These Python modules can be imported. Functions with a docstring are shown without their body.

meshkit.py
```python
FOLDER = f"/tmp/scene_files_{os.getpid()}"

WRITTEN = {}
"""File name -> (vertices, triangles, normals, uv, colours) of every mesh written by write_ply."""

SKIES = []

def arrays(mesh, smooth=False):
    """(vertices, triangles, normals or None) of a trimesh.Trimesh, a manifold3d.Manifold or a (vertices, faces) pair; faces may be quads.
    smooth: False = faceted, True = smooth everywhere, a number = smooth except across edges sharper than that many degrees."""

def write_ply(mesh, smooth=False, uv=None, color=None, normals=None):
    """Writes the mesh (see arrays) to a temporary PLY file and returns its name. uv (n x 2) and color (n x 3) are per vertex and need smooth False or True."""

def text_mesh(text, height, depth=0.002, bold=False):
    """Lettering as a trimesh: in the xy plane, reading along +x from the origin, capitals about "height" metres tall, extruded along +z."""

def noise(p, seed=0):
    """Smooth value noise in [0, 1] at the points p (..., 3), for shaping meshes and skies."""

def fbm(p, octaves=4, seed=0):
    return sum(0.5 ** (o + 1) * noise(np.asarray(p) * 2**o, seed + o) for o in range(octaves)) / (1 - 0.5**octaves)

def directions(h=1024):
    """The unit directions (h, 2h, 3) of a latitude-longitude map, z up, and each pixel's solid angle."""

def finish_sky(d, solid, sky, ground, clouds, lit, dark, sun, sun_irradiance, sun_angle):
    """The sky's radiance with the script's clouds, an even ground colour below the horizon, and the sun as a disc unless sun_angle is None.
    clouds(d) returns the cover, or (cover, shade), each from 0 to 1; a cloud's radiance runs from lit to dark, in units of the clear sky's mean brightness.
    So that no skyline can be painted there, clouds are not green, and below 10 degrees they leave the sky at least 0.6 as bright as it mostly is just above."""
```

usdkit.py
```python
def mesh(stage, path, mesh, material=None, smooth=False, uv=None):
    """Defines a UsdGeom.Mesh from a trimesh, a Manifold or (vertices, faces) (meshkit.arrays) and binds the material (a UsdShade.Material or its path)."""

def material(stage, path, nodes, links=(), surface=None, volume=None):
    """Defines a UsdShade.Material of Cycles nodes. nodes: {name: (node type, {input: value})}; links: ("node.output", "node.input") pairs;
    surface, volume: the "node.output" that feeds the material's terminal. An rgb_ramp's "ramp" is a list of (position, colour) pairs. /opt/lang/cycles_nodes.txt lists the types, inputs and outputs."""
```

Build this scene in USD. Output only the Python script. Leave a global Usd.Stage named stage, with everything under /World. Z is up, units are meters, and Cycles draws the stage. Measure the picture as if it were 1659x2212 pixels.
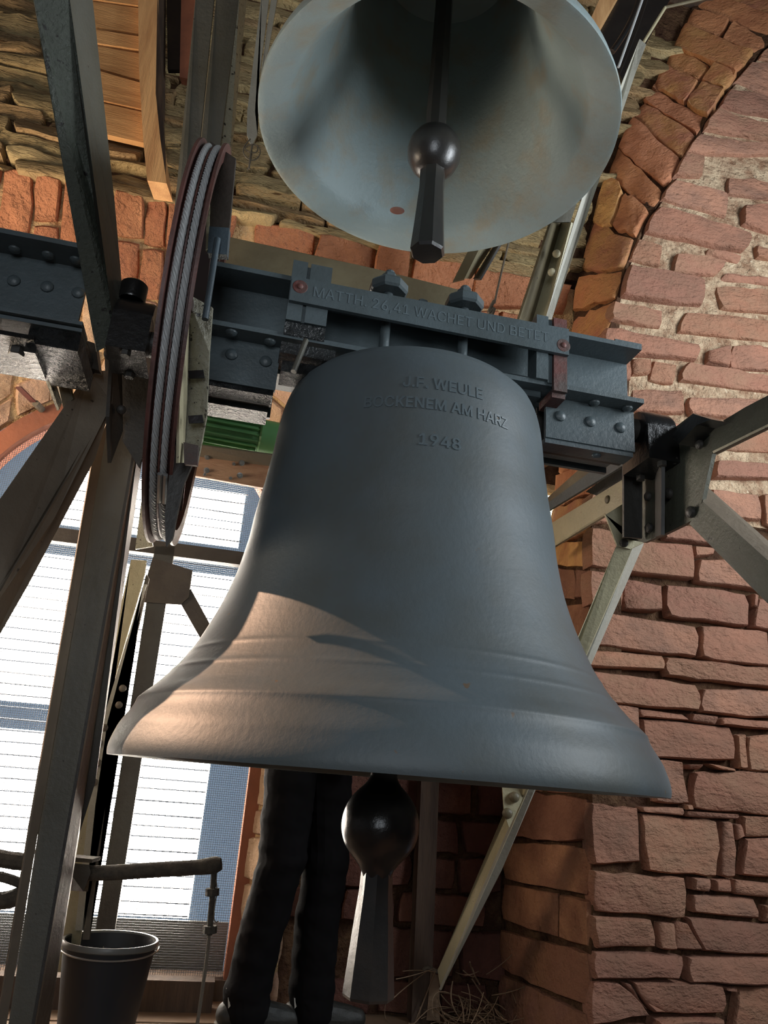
import math, numpy as np, trimesh, usdkit, meshkit
from pxr import Usd, UsdGeom, UsdLux, UsdShade, Gf, Sdf, Vt
from shapely.geometry import Polygon, Point, box as sbox
import manifold3d as m3

stage = Usd.Stage.CreateInMemory()
UsdGeom.SetStageUpAxis(stage, UsdGeom.Tokens.z)
UsdGeom.SetStageMetersPerUnit(stage, 1.0)
UsdGeom.Xform.Define(stage, '/World')
UsdGeom.Scope.Define(stage, '/World/Looks')

# ------------------------------------------------------------------ camera
ZC = 0.84                                   # lens height above the floor
PITCH, ROLL, AZ = np.radians([19.38, -4.544, 11.2])
FPX, CX, CY = 1660.0, 829.5, 1106.0
_x, _u, CF = np.array([1., 0, 0]), np.array([0, -np.sin(PITCH), np.cos(PITCH)]), np.array([0, np.cos(PITCH), np.sin(PITCH)])
CXV = _x * np.cos(ROLL) - _u * np.sin(ROLL)
CUP = _x * np.sin(ROLL) + _u * np.cos(ROLL)
CAMP = np.array([0, 0, ZC])
cam = UsdGeom.Camera.Define(stage, '/World/camera')
cam.CreateHorizontalApertureAttr(24.0)
cam.CreateVerticalApertureAttr(24.0 * 2212 / 1659)
cam.CreateFocalLengthAttr(24.0 * FPX / 1659)
cam.CreateClippingRangeAttr(Gf.Vec2f(0.05, 200))
cam.CreateExposureAttr(0.0)
M = Gf.Matrix4d(1)
for i, r in enumerate((CXV, CUP, -CF, CAMP)):
    for j in range(3):
        M[i, j] = float(r[j])
cam.AddTransformOp().Set(M)


def lin(c):
    c = np.asarray(c, float) / 255.0
    return tuple(np.where(c <= 0.04045, c / 12.92, ((c + 0.055) / 1.055) ** 2.4))


# ------------------------------------------------------------------ sky and daylight
dome = UsdLux.DomeLight.Define(stage, '/World/sky')
dome.CreateIntensityAttr(0.10)
dome.CreateColorAttr(Gf.Vec3f(0.55, 0.75, 1.0))


def rect_light(name, pos, target, w, h, power, color):
    l = UsdLux.RectLight.Define(stage, '/World/' + name)
    l.CreateWidthAttr(w); l.CreateHeightAttr(h); l.CreateIntensityAttr(power); l.CreateColorAttr(Gf.Vec3f(*color))
    pos, target = np.array(pos, float), np.array(target, float)
    z = pos - target; z /= np.linalg.norm(z)
    x = np.cross([0, 0, 1.], z); x /= np.linalg.norm(x); y = np.cross(z, x)
    m = Gf.Matrix4d(1)
    for i, r in enumerate((x, y, z, pos)):
        for j in range(3):
            m[i, j] = float(r[j])
    UsdGeom.Xformable(l).AddTransformOp().Set(m)
    return l


# daylight of the two belfry openings beside and behind the photographer
WIN_L = 36.0       # strength of the glowing louvre window
rect_light('daylight_right', (2.7, 1.25, 2.45), (0.5, 2.4, 3.2), 1.0, 1.8, 16.5, (0.88, 0.95, 1.0))
rect_light('daylight_left', (-2.58, 1.98, 1.8), (-1.15, 2.73, 3.6), 0.8, 1.2, 19.0, (1.0, 0.80, 0.58))
sun = UsdLux.DistantLight.Define(stage, '/World/sun')
sun.CreateIntensityAttr(1.4); sun.CreateNormalizeAttr(True); sun.CreateAngleAttr(0.6); sun.CreateColorAttr(Gf.Vec3f(1.0, 0.60, 0.38))
_sz = np.array([-0.835, 0.27, 0.47]); _sz /= np.linalg.norm(_sz)
_sx = np.cross([0, 0, 1.], _sz); _sx /= np.linalg.norm(_sx); _sy = np.cross(_sz, _sx)
_m = Gf.Matrix4d(1)
for _i, _r in enumerate((_sx, _sy, _sz)):
    for _j in range(3):
        _m[_i, _j] = float(_r[_j])
UsdGeom.Xformable(sun).AddTransformOp().Set(_m)
rect_light('daylight_near', (-0.05, -2.4, 1.8), (0.0, 2.4, 2.4), 1.4, 1.8, 5.2, (0.86, 0.93, 1.0))

# ------------------------------------------------------------------ frames of reference
U = np.array([np.cos(AZ), np.sin(AZ), 0.0])          # along the headstock and the window wall
V = np.array([-np.sin(AZ), np.cos(AZ), 0.0])         # away from the viewer, through the wall
Z = np.array([0, 0, 1.0])
C0 = np.array([0.056, 1.975, 0.0])                   # plumb line of the lower bell


def ray(px, py):
    d = CXV * (px - CX) / FPX - CUP * (py - CY) / FPX + CF
    return d / np.linalg.norm(d)


def at(px, py, Y):                                   # point seen at a pixel, Y metres in front of the lens
    d = ray(px, py)
    return CAMP + d * Y / d[1]


def onplane(px, py, v):                              # point seen at a pixel on the wall plane v
    d = ray(px, py)
    return CAMP + d * (v / (d @ V))


def on_s(px, py, s):                                 # point seen at a pixel on a frame plane across the headstock
    d = ray(px, py)
    return CAMP + d * (((C0 + U * s - CAMP) @ U) / (d @ U))


def on_z(px, py, z):
    d = ray(px, py)
    return CAMP + d * ((z - ZC) / d[2])


def S(s, v, z):                                      # headstock coordinates
    return C0 + U * s + V * v + Z * z


def W(u, v, z):                                      # wall coordinates
    return U * u + V * v + Z * z


# ------------------------------------------------------------------ naming
used = {}


def numbered(path):
    n = used.get(path, 0)
    used[path] = n + 1
    return path if n == 0 else '%s_%03d' % (path, n)


def setdata(p, label=None, cat=None, group=None, kind=None):
    for k, v in (('label', label), ('category', cat), ('group', group), ('kind', kind)):
        if v:
            p.SetCustomDataByKey(k, v)
    return p


def thing(name, label=None, cat=None, group=None, kind=None, loc=None):
    path = numbered('/World/' + name)
    x = UsdGeom.Xform.Define(stage, path)
    if loc is not None:
        x.AddTranslateOp().Set(Gf.Vec3d(*map(float, loc)))
    setdata(x.GetPrim(), label, cat, group, kind)
    x_loc[path] = np.zeros(3) if loc is None else np.asarray(loc, float)
    return x.GetPrim()


x_loc = {}


def part(name, mesh, mat, parent=None, label=None, smooth=30, cat=None, group=None, kind=None):
    base = str(parent.GetPath()) if parent is not None else '/World'
    path = numbered(base + '/' + name)
    off = x_loc.get('/'.join(path.split('/')[:3]), np.zeros(3)) if parent is not None else np.zeros(3)
    if isinstance(mesh, (list,)):
        mesh = trimesh.util.concatenate(mesh)
    v, f, n = meshkit.arrays(mesh, smooth)
    v = v - off
    m = UsdGeom.Mesh.Define(stage, path)
    m.CreatePointsAttr(Vt.Vec3fArray.FromNumpy(v.astype(np.float32)))
    m.CreateFaceVertexCountsAttr(Vt.IntArray.FromNumpy(np.full(len(f), 3, np.int32)))
    m.CreateFaceVertexIndicesAttr(Vt.IntArray.FromNumpy(f.astype(np.int32).ravel()))
    m.CreateSubdivisionSchemeAttr('none')
    if n is not None:
        m.CreateNormalsAttr(Vt.Vec3fArray.FromNumpy(n.astype(np.float32)))
        m.SetNormalsInterpolation('vertex')
    UsdShade.MaterialBindingAPI.Apply(m.GetPrim()).Bind(mat)
    return setdata(m.GetPrim(), label, cat, group, kind)


# ------------------------------------------------------------------ materials
def material(name, base, rough=0.6, second=None, scale=5.0, ramp=(0.4, 0.65), speck=None, speck_scale=60.0, speck_at=0.7,
             bump=0.0, bump_scale=40.0, bump2=0.0, bump2_scale=8.0, bd=0.01, metal=0.0, spec=0.5, stretch=(1, 1, 1), rnd=0.0, detail=5.0):
    n, l = {}, []
    n['geo'] = ('geometry', {})
    n['map'] = ('mapping', {'scale': stretch})
    l.append(('geo.position', 'map.vector'))
    n['p'] = ('principled_bsdf', {'roughness': rough, 'metallic': metal, 'specular_ior_level': spec, 'base_color': lin(base)})
    col = None
    if second is not None:
        n['n1'] = ('noise_texture', {'scale': scale, 'detail': detail, 'roughness': 0.6})
        n['r1'] = ('rgb_ramp', {'ramp': [(ramp[0], lin(base)), (ramp[1], lin(second))]})
        l += [('map.vector', 'n1.vector'), ('n1.fac', 'r1.fac')]
        col = 'r1.color'
    if speck is not None:
        n['n2'] = ('noise_texture', {'scale': speck_scale, 'detail': 3.0, 'roughness': 0.55})
        n['r2'] = ('rgb_ramp', {'ramp': [(speck_at, (0, 0, 0)), (speck_at + 0.04, (1, 1, 1))]})
        n['m2'] = ('mix', {'mix_type': 'mix', 'color1': lin(base), 'color2': lin(speck)})
        l += [('map.vector', 'n2.vector'), ('n2.fac', 'r2.fac'), ('r2.color', 'm2.fac')]
        if col:
            l.append((col, 'm2.color1'))
        col = 'm2.color'
    if rnd:
        n['oi'] = ('object_info', {})
        n['mr'] = ('map_range', {'to_min': 1 - rnd, 'to_max': 1 + rnd})
        n['hs'] = ('hsv', {'color': lin(base)})
        l += [('oi.random', 'mr.value'), ('mr.result', 'hs.value')]
        if col:
            l.append((col, 'hs.color'))
        col = 'hs.color'
    if col:
        l.append((col, 'p.base_color'))
    if bump or bump2:
        n['nb'] = ('noise_texture', {'scale': bump_scale, 'detail': 6.0, 'roughness': 0.62})
        n['nc'] = ('noise_texture', {'scale': bump2_scale, 'detail': 4.0, 'roughness': 0.6})
        n['b1'] = ('bump', {'strength': bump, 'distance': bd})
        n['b2'] = ('bump', {'strength': bump2, 'distance': 0.04})
        l += [('map.vector', 'nb.vector'), ('map.vector', 'nc.vector'), ('nb.fac', 'b1.height'), ('nc.fac', 'b2.height'), ('b1.normal', 'b2.normal'), ('b2.normal', 'p.normal')]
    return usdkit.material(stage, '/World/Looks/' + name, n, l, surface='p.BSDF')


MT = {}
MT['bell'] = material('bell_paint', (88, 99, 104), 0.52, (84, 89, 87), 3.0, (0.45, 0.7), speck=(104, 88, 72), speck_scale=26, speck_at=0.72, bump=0.10, bump_scale=70, bump2=0.02, bump2_scale=6, spec=0.5)
MT['bell_in'] = material('upper_bell_paint', (134, 149, 150), 0.55, (142, 132, 110), 7.0, (0.48, 0.78), speck=(40, 40, 38), speck_scale=20, speck_at=0.80, bump=0.3, bump_scale=60, bump2=0.1, bump2_scale=7)
MT['letters'] = material('relief_lettering', (92, 104, 109), 0.4, bump=0.2, bump_scale=80)
MT['head'] = material('headstock_paint', (82, 93, 97), 0.4, (72, 81, 83), 6.0, speck=(60, 52, 46), speck_scale=35, speck_at=0.74, bump=0.18, bump_scale=80, bump2=0.04)
MT['head_gloss'] = material('glossy_black_paint', (52, 56, 58), 0.22, (30, 32, 32), 9.0, bump=1.0, bump_scale=75, bd=0.05, bump2=0.5, bump2_scale=30, spec=0.8)
MT['rusty'] = material('rust_primer', (98, 50, 44), 0.7, (78, 66, 62), 9.0, bump=0.4, bump_scale=60)
MT['nail_rust'] = material('rivet_rust', (112, 64, 58), 0.6, (104, 84, 78), 12.0)
MT['cream'] = material('cream_steel_paint', (176, 168, 138), 0.42, (160, 152, 124), 4.0, speck=(60, 52, 40), speck_scale=70, speck_at=0.71, bump=0.3, bump_scale=60, bump2=0.05)
MT['white_steel'] = material('pale_steel_paint', (172, 170, 158), 0.5, (156, 152, 140), 5.0, speck=(90, 84, 74), speck_scale=80, speck_at=0.72, bump=0.3, bump_scale=70)
MT['spotted'] = material('spotted_cream_paint', (170, 166, 146), 0.3, (150, 146, 126), 4.0, speck=(38, 34, 28), speck_scale=55, speck_at=0.62, bump=0.9, bump_scale=70, bd=0.02, bump2=0.15, bump2_scale=25, spec=0.7)
MT['olive'] = material('olive_steel_paint', (106, 98, 76), 0.5, (92, 82, 62), 4.0, speck=(50, 44, 36), speck_scale=50, speck_at=0.7, bump=0.25)
MT['grey_steel'] = material('grey_steel_paint', (96, 95, 87), 0.45, (84, 81, 70), 3.0, speck=(44, 38, 32), speck_scale=45, speck_at=0.71, bump=0.25, bump_scale=60)
MT['green_steel'] = material('green_grey_steel_paint', (72, 77, 68), 0.36, (62, 66, 58), 3.0, speck=(28, 25, 22), speck_scale=40, speck_at=0.66, bump=0.6, bump_scale=70, bd=0.02, bump2=0.06, bump2_scale=25)
MT['arm_brown'] = material('dark_brown_steel', (62, 54, 46), 0.6, (50, 42, 36), 8.0, bump=0.2)
MT['frame_grey'] = material('frame_grey_paint', (88, 88, 75), 0.5, (76, 74, 62), 3.0, speck=(44, 38, 32), speck_scale=45, speck_at=0.7, bump=0.3, bump_scale=60)
MT['brown_steel'] = material('brown_grey_steel', (122, 111, 96), 0.55, (104, 94, 81), 3.0, speck=(58, 50, 42), speck_scale=50, speck_at=0.7, bump=0.3)
MT['dark_steel'] = material('dark_steel', (58, 56, 52), 0.5, (48, 44, 40), 5.0, bump=0.3)
MT['blue_steel'] = material('blue_grey_steel', (70, 84, 92), 0.42, (60, 70, 76), 5.0, bump=0.25)
MT['iron'] = material('forged_iron', (34, 34, 34), 0.32, (50, 46, 42), 7.0, speck=(84, 74, 64), speck_scale=30, speck_at=0.74, bump=0.12, bump_scale=50, spec=0.8)
MT['iron_dark'] = material('oiled_iron', (22, 23, 24), 0.22, (30, 29, 28), 7.0, bump=0.2, bump_scale=40, spec=0.7)
MT['wheel'] = material('wheel_red_paint', (96, 60, 54), 0.5, (70, 50, 46), 8.0, bump=0.3)
MT['wheel_dark'] = material('wheel_groove', (58, 46, 44), 0.55)
MT['cable'] = material('steel_cable', (170, 172, 172), 0.5)
MT['bolt'] = material('zinc_bolt', (170, 170, 168), 0.3, metal=0.8)
MT['green'] = material('motor_green_paint', (88, 138, 84), 0.45, (76, 122, 74), 6.0, bump=0.15)
MT['board_brown'] = material('brown_board', (182, 146, 118), 0.5, (150, 112, 88), 5.0, bump=0.3, stretch=(1, 1, 4))
MT['timber'] = material('rafter_timber', (216, 170, 118), 0.7, (186, 138, 92), 3.0, speck=(90, 52, 26), speck_scale=9, speck_at=0.72, bump=0.4, bump_scale=20, stretch=(5, 5, 0.6))
MT['timber2'] = material('board_timber', (208, 160, 106), 0.7, (176, 128, 80), 3.0, speck=(84, 50, 26), speck_scale=7, speck_at=0.74, bump=0.4, bump_scale=18, stretch=(0.7, 0.7, 7), rnd=0.12)
MT['old_wood'] = material('old_dark_wood', (84, 66, 52), 0.8, (60, 46, 38), 4.0, bump=0.5, bump_scale=18, stretch=(5, 5, 0.6))
MT['sill_wood'] = material('sill_wood', (128, 104, 80), 0.75, (96, 76, 58), 3.0, bump=0.4, bump_scale=18, stretch=(0.8, 0.8, 6))
MT['frame_wood'] = material('red_brown_frame_wood', (150, 90, 64), 0.7, (122, 74, 54), 4.0, bump=0.3)
MT['far_stone'] = material('grey_rubble_stone', (104, 104, 106), 0.95, (84, 84, 88), 4.0, bump=0.6, bump_scale=30)
MT['mesh'] = material('wire_mesh', (92, 96, 102), 0.5)
MT['slat'] = material('louvre_slat', (96, 104, 116), 0.6)
MT['bucket'] = material('black_bucket_plastic', (24, 27, 32), 0.6, bump=0.1, bump_scale=30)
MT['bucket_rim'] = material('bucket_rim', (104, 104, 100), 0.4)
MT['trouser'] = material('black_trouser_cloth', (15, 14, 15), 0.9, (20, 19, 20), 6.0, bump=0.25, bump_scale=14, bump2=0.15, bump2_scale=7, spec=0.06)
MT['jacket'] = material('dark_jacket_cloth', (20, 21, 25), 0.85, bump=0.3, bump_scale=14)
MT['shoe'] = material('black_shoe', (24, 26, 24), 0.6, (36, 35, 31), 9.0, bump=0.3)
MT['sole'] = material('shoe_sole', (78, 72, 60), 0.7, bump=0.3)
MT['shoe_white'] = material('shoe_trim', (178, 174, 164), 0.5)
MT['skin'] = material('skin', (196, 148, 124), 0.5)
MT['hair'] = material('hair', (60, 46, 36), 0.6, bump=0.6, bump_scale=80)
MT['rope'] = material('rope_fibre', (104, 96, 84), 0.85, bump=0.5, bump_scale=200)
MT['dust'] = material('dusty_iron', (62, 58, 52), 0.9, (84, 78, 68), 30.0, bump=0.6, bump_scale=120)
MT['twig'] = material('twig', (122, 100, 78), 0.85)
MT['plastic_white'] = material('white_plastic', (190, 188, 180), 0.5)


def stone_mats(name, cols, second, bump=0.7, b2=0.55, s2=9.0, stretch=(1, 1, 1), sp=None):
    out = []
    for i, c in enumerate(cols):
        out.append(material('%s_%d' % (name, i), c, 0.92, second[i % len(second)], 5.0 + i, (0.35, 0.72), speck=sp, speck_scale=12, speck_at=0.68,
                            bump=bump, bump_scale=46, bd=0.022, bump2=b2, bump2_scale=s2 + i, spec=0.2, stretch=stretch, rnd=0.07))
    return out


ST_PINK = stone_mats('pink_sandstone', [(174, 124, 102), (165, 118, 98), (180, 132, 108), (159, 114, 96), (170, 122, 98)], [(146, 110, 92), (162, 126, 102), (143, 110, 94)], stretch=(1, 1, 1.6))
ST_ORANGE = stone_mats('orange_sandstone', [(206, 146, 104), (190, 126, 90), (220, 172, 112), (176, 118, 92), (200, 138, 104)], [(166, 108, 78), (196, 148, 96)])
ST_RED = stone_mats('red_sandstone', [(190, 130, 96), (180, 118, 88), (200, 142, 104), (172, 112, 84)], [(156, 102, 74), (176, 124, 92)], bump=1.0, b2=0.9)
ST_OCHRE = stone_mats('ochre_slabstone', [(186, 166, 124), (172, 150, 110), (196, 176, 130), (160, 136, 100), (178, 148, 110)], [(150, 126, 90), (170, 148, 106)], bump=1.0, b2=1.0, s2=9.0, stretch=(0.5, 0.5, 3.6), sp=(96, 72, 46))
ST_PALE = stone_mats('pale_reveal_stone', [(206, 170, 146), (198, 160, 136), (212, 182, 152), (190, 152, 128)], [(186, 152, 122), (200, 170, 138)], bump=0.8, b2=0.6)
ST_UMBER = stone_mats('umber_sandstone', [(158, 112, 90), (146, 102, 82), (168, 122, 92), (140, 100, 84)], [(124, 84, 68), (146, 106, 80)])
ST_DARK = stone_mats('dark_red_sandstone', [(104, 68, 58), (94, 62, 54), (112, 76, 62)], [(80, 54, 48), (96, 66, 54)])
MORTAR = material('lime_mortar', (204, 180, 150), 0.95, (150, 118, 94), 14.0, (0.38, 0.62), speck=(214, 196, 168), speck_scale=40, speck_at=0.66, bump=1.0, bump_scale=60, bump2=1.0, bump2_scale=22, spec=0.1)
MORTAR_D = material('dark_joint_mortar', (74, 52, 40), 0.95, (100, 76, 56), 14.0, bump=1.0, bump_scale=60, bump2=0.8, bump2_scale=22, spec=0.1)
MORTAR_P = material('pale_render', (206, 176, 132), 0.95, (186, 150, 112), 12.0, bump=1.0, bump_scale=60, bump2=1.0, bump2_scale=18, spec=0.1)


def emit(name, color, k):
    return usdkit.material(stage, '/World/Looks/' + name, {'e': ('emission', {'color': color, 'strength': k})}, [], surface='e.emission')


MT['glow'] = emit('daylit_louvre_pane', (1.0, 0.89, 0.76), WIN_L)
MT['glow_slit'] = emit('daylit_slit_pane', (1.0, 0.93, 0.55), 7.0)


# ------------------------------------------------------------------ shapes
def tm(v, f):
    return trimesh.Trimesh(np.asarray(v, float), np.asarray(f), process=False)


def hexa(p):                     # 8 corners: 0-3 front ring, 4-7 back ring
    f = [[0, 1, 2], [0, 2, 3], [4, 6, 5], [4, 7, 6]]
    for i in range(4):
        j = (i + 1) % 4
        f += [[i, i + 4, j + 4], [i, j + 4, j]]
    m = tm(p, f)
    if m.volume < 0:
        m.invert()
    return m


def sbx(s0, s1, v0, v1, z0, z1, F=S):
    return hexa([F(s0, v0, z0), F(s1, v0, z0), F(s1, v0, z1), F(s0, v0, z1), F(s0, v1, z0), F(s1, v1, z0), F(s1, v1, z1), F(s0, v1, z1)])


def plate(corners, t, away=None):     # flat plate, thickened away from the lens
    c = [np.asarray(x, float) for x in corners]
    mid = sum(c) / len(c)
    n = np.zeros(3)
    for i in range(len(c)):
        n += np.cross(c[i] - mid, c[(i + 1) % len(c)] - mid)
    n /= np.linalg.norm(n)
    ref = (mid - CAMP) if away is None else np.asarray(away, float)
    if n @ ref < 0:
        n = -n
    k = len(c)
    v = c + [x + n * t for x in c]
    f = []
    for i in range(1, k - 1):
        f += [[0, i, i + 1], [k, k + i + 1, k + i]]
    for i in range(k):
        j = (i + 1) % k
        f += [[i, i + k, j + k], [i, j + k, j]]
    m = tm(v, f)
    if m.volume < 0:
        m.invert()
    return m


def px_plate(pix, Y, t):              # plate whose corners are seen at pixels; Y one depth or one per corner
    Ys = Y if np.ndim(Y) else [Y] * len(pix)
    return plate([at(p[0], p[1], y) for p, y in zip(pix, Ys)], t)


def frame_of(p0, p1, up=None):
    d = np.asarray(p1, float) - np.asarray(p0, float)
    L = np.linalg.norm(d); d = d / L
    up = np.array([0, 0, 1.]) if up is None else np.asarray(up, float)
    if abs(d @ up) > 0.97:
        up = V
    x = np.cross(up, d); x /= np.linalg.norm(x)
    return x, np.cross(d, x), d, L


def prism(poly, p0, p1, up=None):     # extrude a 2D section from p0 to p1
    x, y, d, L = frame_of(p0, p1, up)
    m = trimesh.creation.extrude_polygon(Polygon(poly) if not isinstance(poly, Polygon) else poly, L, engine='earcut')
    v = np.asarray(m.vertices)
    m.vertices = np.asarray(p0) + v[:, :1] * x + v[:, 1:2] * y + v[:, 2:] * d
    return m


def bar(p0, p1, w, h, up=None):
    return prism([(-w / 2, -h / 2), (w / 2, -h / 2), (w / 2, h / 2), (-w / 2, h / 2)], p0, p1, up)


def angle_sec(w, h, t):
    return [(0, 0), (w, 0), (w, t), (t, t), (t, h), (0, h)]


def rod(p0, p1, r, n=12, r1=None):
    p0, p1 = np.asarray(p0, float), np.asarray(p1, float)
    x, y, d, L = frame_of(p0, p1)
    a = np.arange(n) * 2 * np.pi / n
    ring = np.cos(a)[:, None] * x + np.sin(a)[:, None] * y
    r1 = r if r1 is None else r1
    v = np.vstack([p0 + ring * r, p1 + ring * r1, p0, p1])
    f = []
    for i in range(n):
        j = (i + 1) % n
        f += [[i, j, j + n], [i, j + n, i + n], [2 * n, j, i], [2 * n + 1, i + n, j + n]]
    return tm(v, f)


def lathe(profile, c, n=64, phase=0.0, axis=None):      # profile [(r, h)] closed by the axis where r = 0
    a = np.arange(n) * 2 * np.pi / n + phase
    rings, f = [], []
    pr = np.asarray(profile, float)
    if axis is None:
        X, Y_, A = np.array([1., 0, 0]), np.array([0, 1., 0]), Z
    else:
        X, Y_, A, _ = frame_of(np.zeros(3), axis)
    v = []
    for r, h in pr:
        v.append(np.asarray(c) + A * h + r * (np.cos(a)[:, None] * X + np.sin(a)[:, None] * Y_))
    v = np.vstack(v)
    for k in range(len(pr) - 1):
        for i in range(n):
            j = (i + 1) % n
            p, q, r_, s_ = k * n + i, k * n + j, (k + 1) * n + j, (k + 1) * n + i
            if pr[k, 0] > 1e-6:
                f.append([p, q, r_])
            if pr[k + 1, 0] > 1e-6:
                f.append([p, r_, s_])
    m = tm(v, f)
    if m.volume < 0:
        m.invert()
    return m


def tube(pts, r, n=7):
    pts = np.asarray(pts, float)
    rr = np.full(len(pts), r) if np.ndim(r) == 0 else np.asarray(r, float)
    t = np.gradient(pts, axis=0); t /= np.linalg.norm(t, axis=1)[:, None]
    x = np.cross(t[0], [0.31, 0.2, 0.93]); x /= np.linalg.norm(x)
    v, f = [], []
    a = np.arange(n) * 2 * np.pi / n
    for k in range(len(pts)):
        x = x - t[k] * (x @ t[k]); x /= np.linalg.norm(x)
        y = np.cross(t[k], x)
        v.append(pts[k] + rr[k] * (np.cos(a)[:, None] * x + np.sin(a)[:, None] * y))
    v = np.vstack(v + [pts[:1], pts[-1:]])
    K = len(pts)
    for k in range(K - 1):
        for i in range(n):
            j = (i + 1) % n
            f += [[k * n + i, k * n + j, (k + 1) * n + j], [k * n + i, (k + 1) * n + j, (k + 1) * n + i]]
    for i in range(n):
        j = (i + 1) % n
        f += [[K * n, j, i], [K * n + 1, (K - 1) * n + i, (K - 1) * n + j]]
    return tm(v, f)


def spline(pts, n):
    from scipy.interpolate import CubicSpline
    pts = np.asarray(pts, float)
    d = np.r_[0, np.cumsum(np.linalg.norm(np.diff(pts, axis=0), axis=1))]
    return CubicSpline(d, pts)(np.linspace(0, d[-1], n))


def dome_rivet(p, nrm, r, h=None):
    h = 0.62 * r if h is None else h
    pr = [(r, -0.3 * r), (r, 0.0), (0.92 * r, 0.45 * h), (0.66 * r, 0.8 * h), (0.3 * r, 0.97 * h), (0, h)]
    return lathe(pr, p, 14, axis=np.asarray(nrm, float))


def hex_nut(p, nrm, r, h, bolt_r=0, bolt_h=0):
    n = np.asarray(nrm, float); n = n / np.linalg.norm(n)
    ms = [lathe([(r * 0.98, 0), (r, 0.1 * h), (r, 0.88 * h), (0.9 * r, h), (0, h)], p, 6, axis=n)]
    if bolt_r:
        ms.append(lathe([(bolt_r, 0), (bolt_r, h + bolt_h * 0.8), (bolt_r * 0.8, h + bolt_h), (0, h + bolt_h)], p, 12, axis=n))
    return trimesh.util.concatenate(ms)


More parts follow.
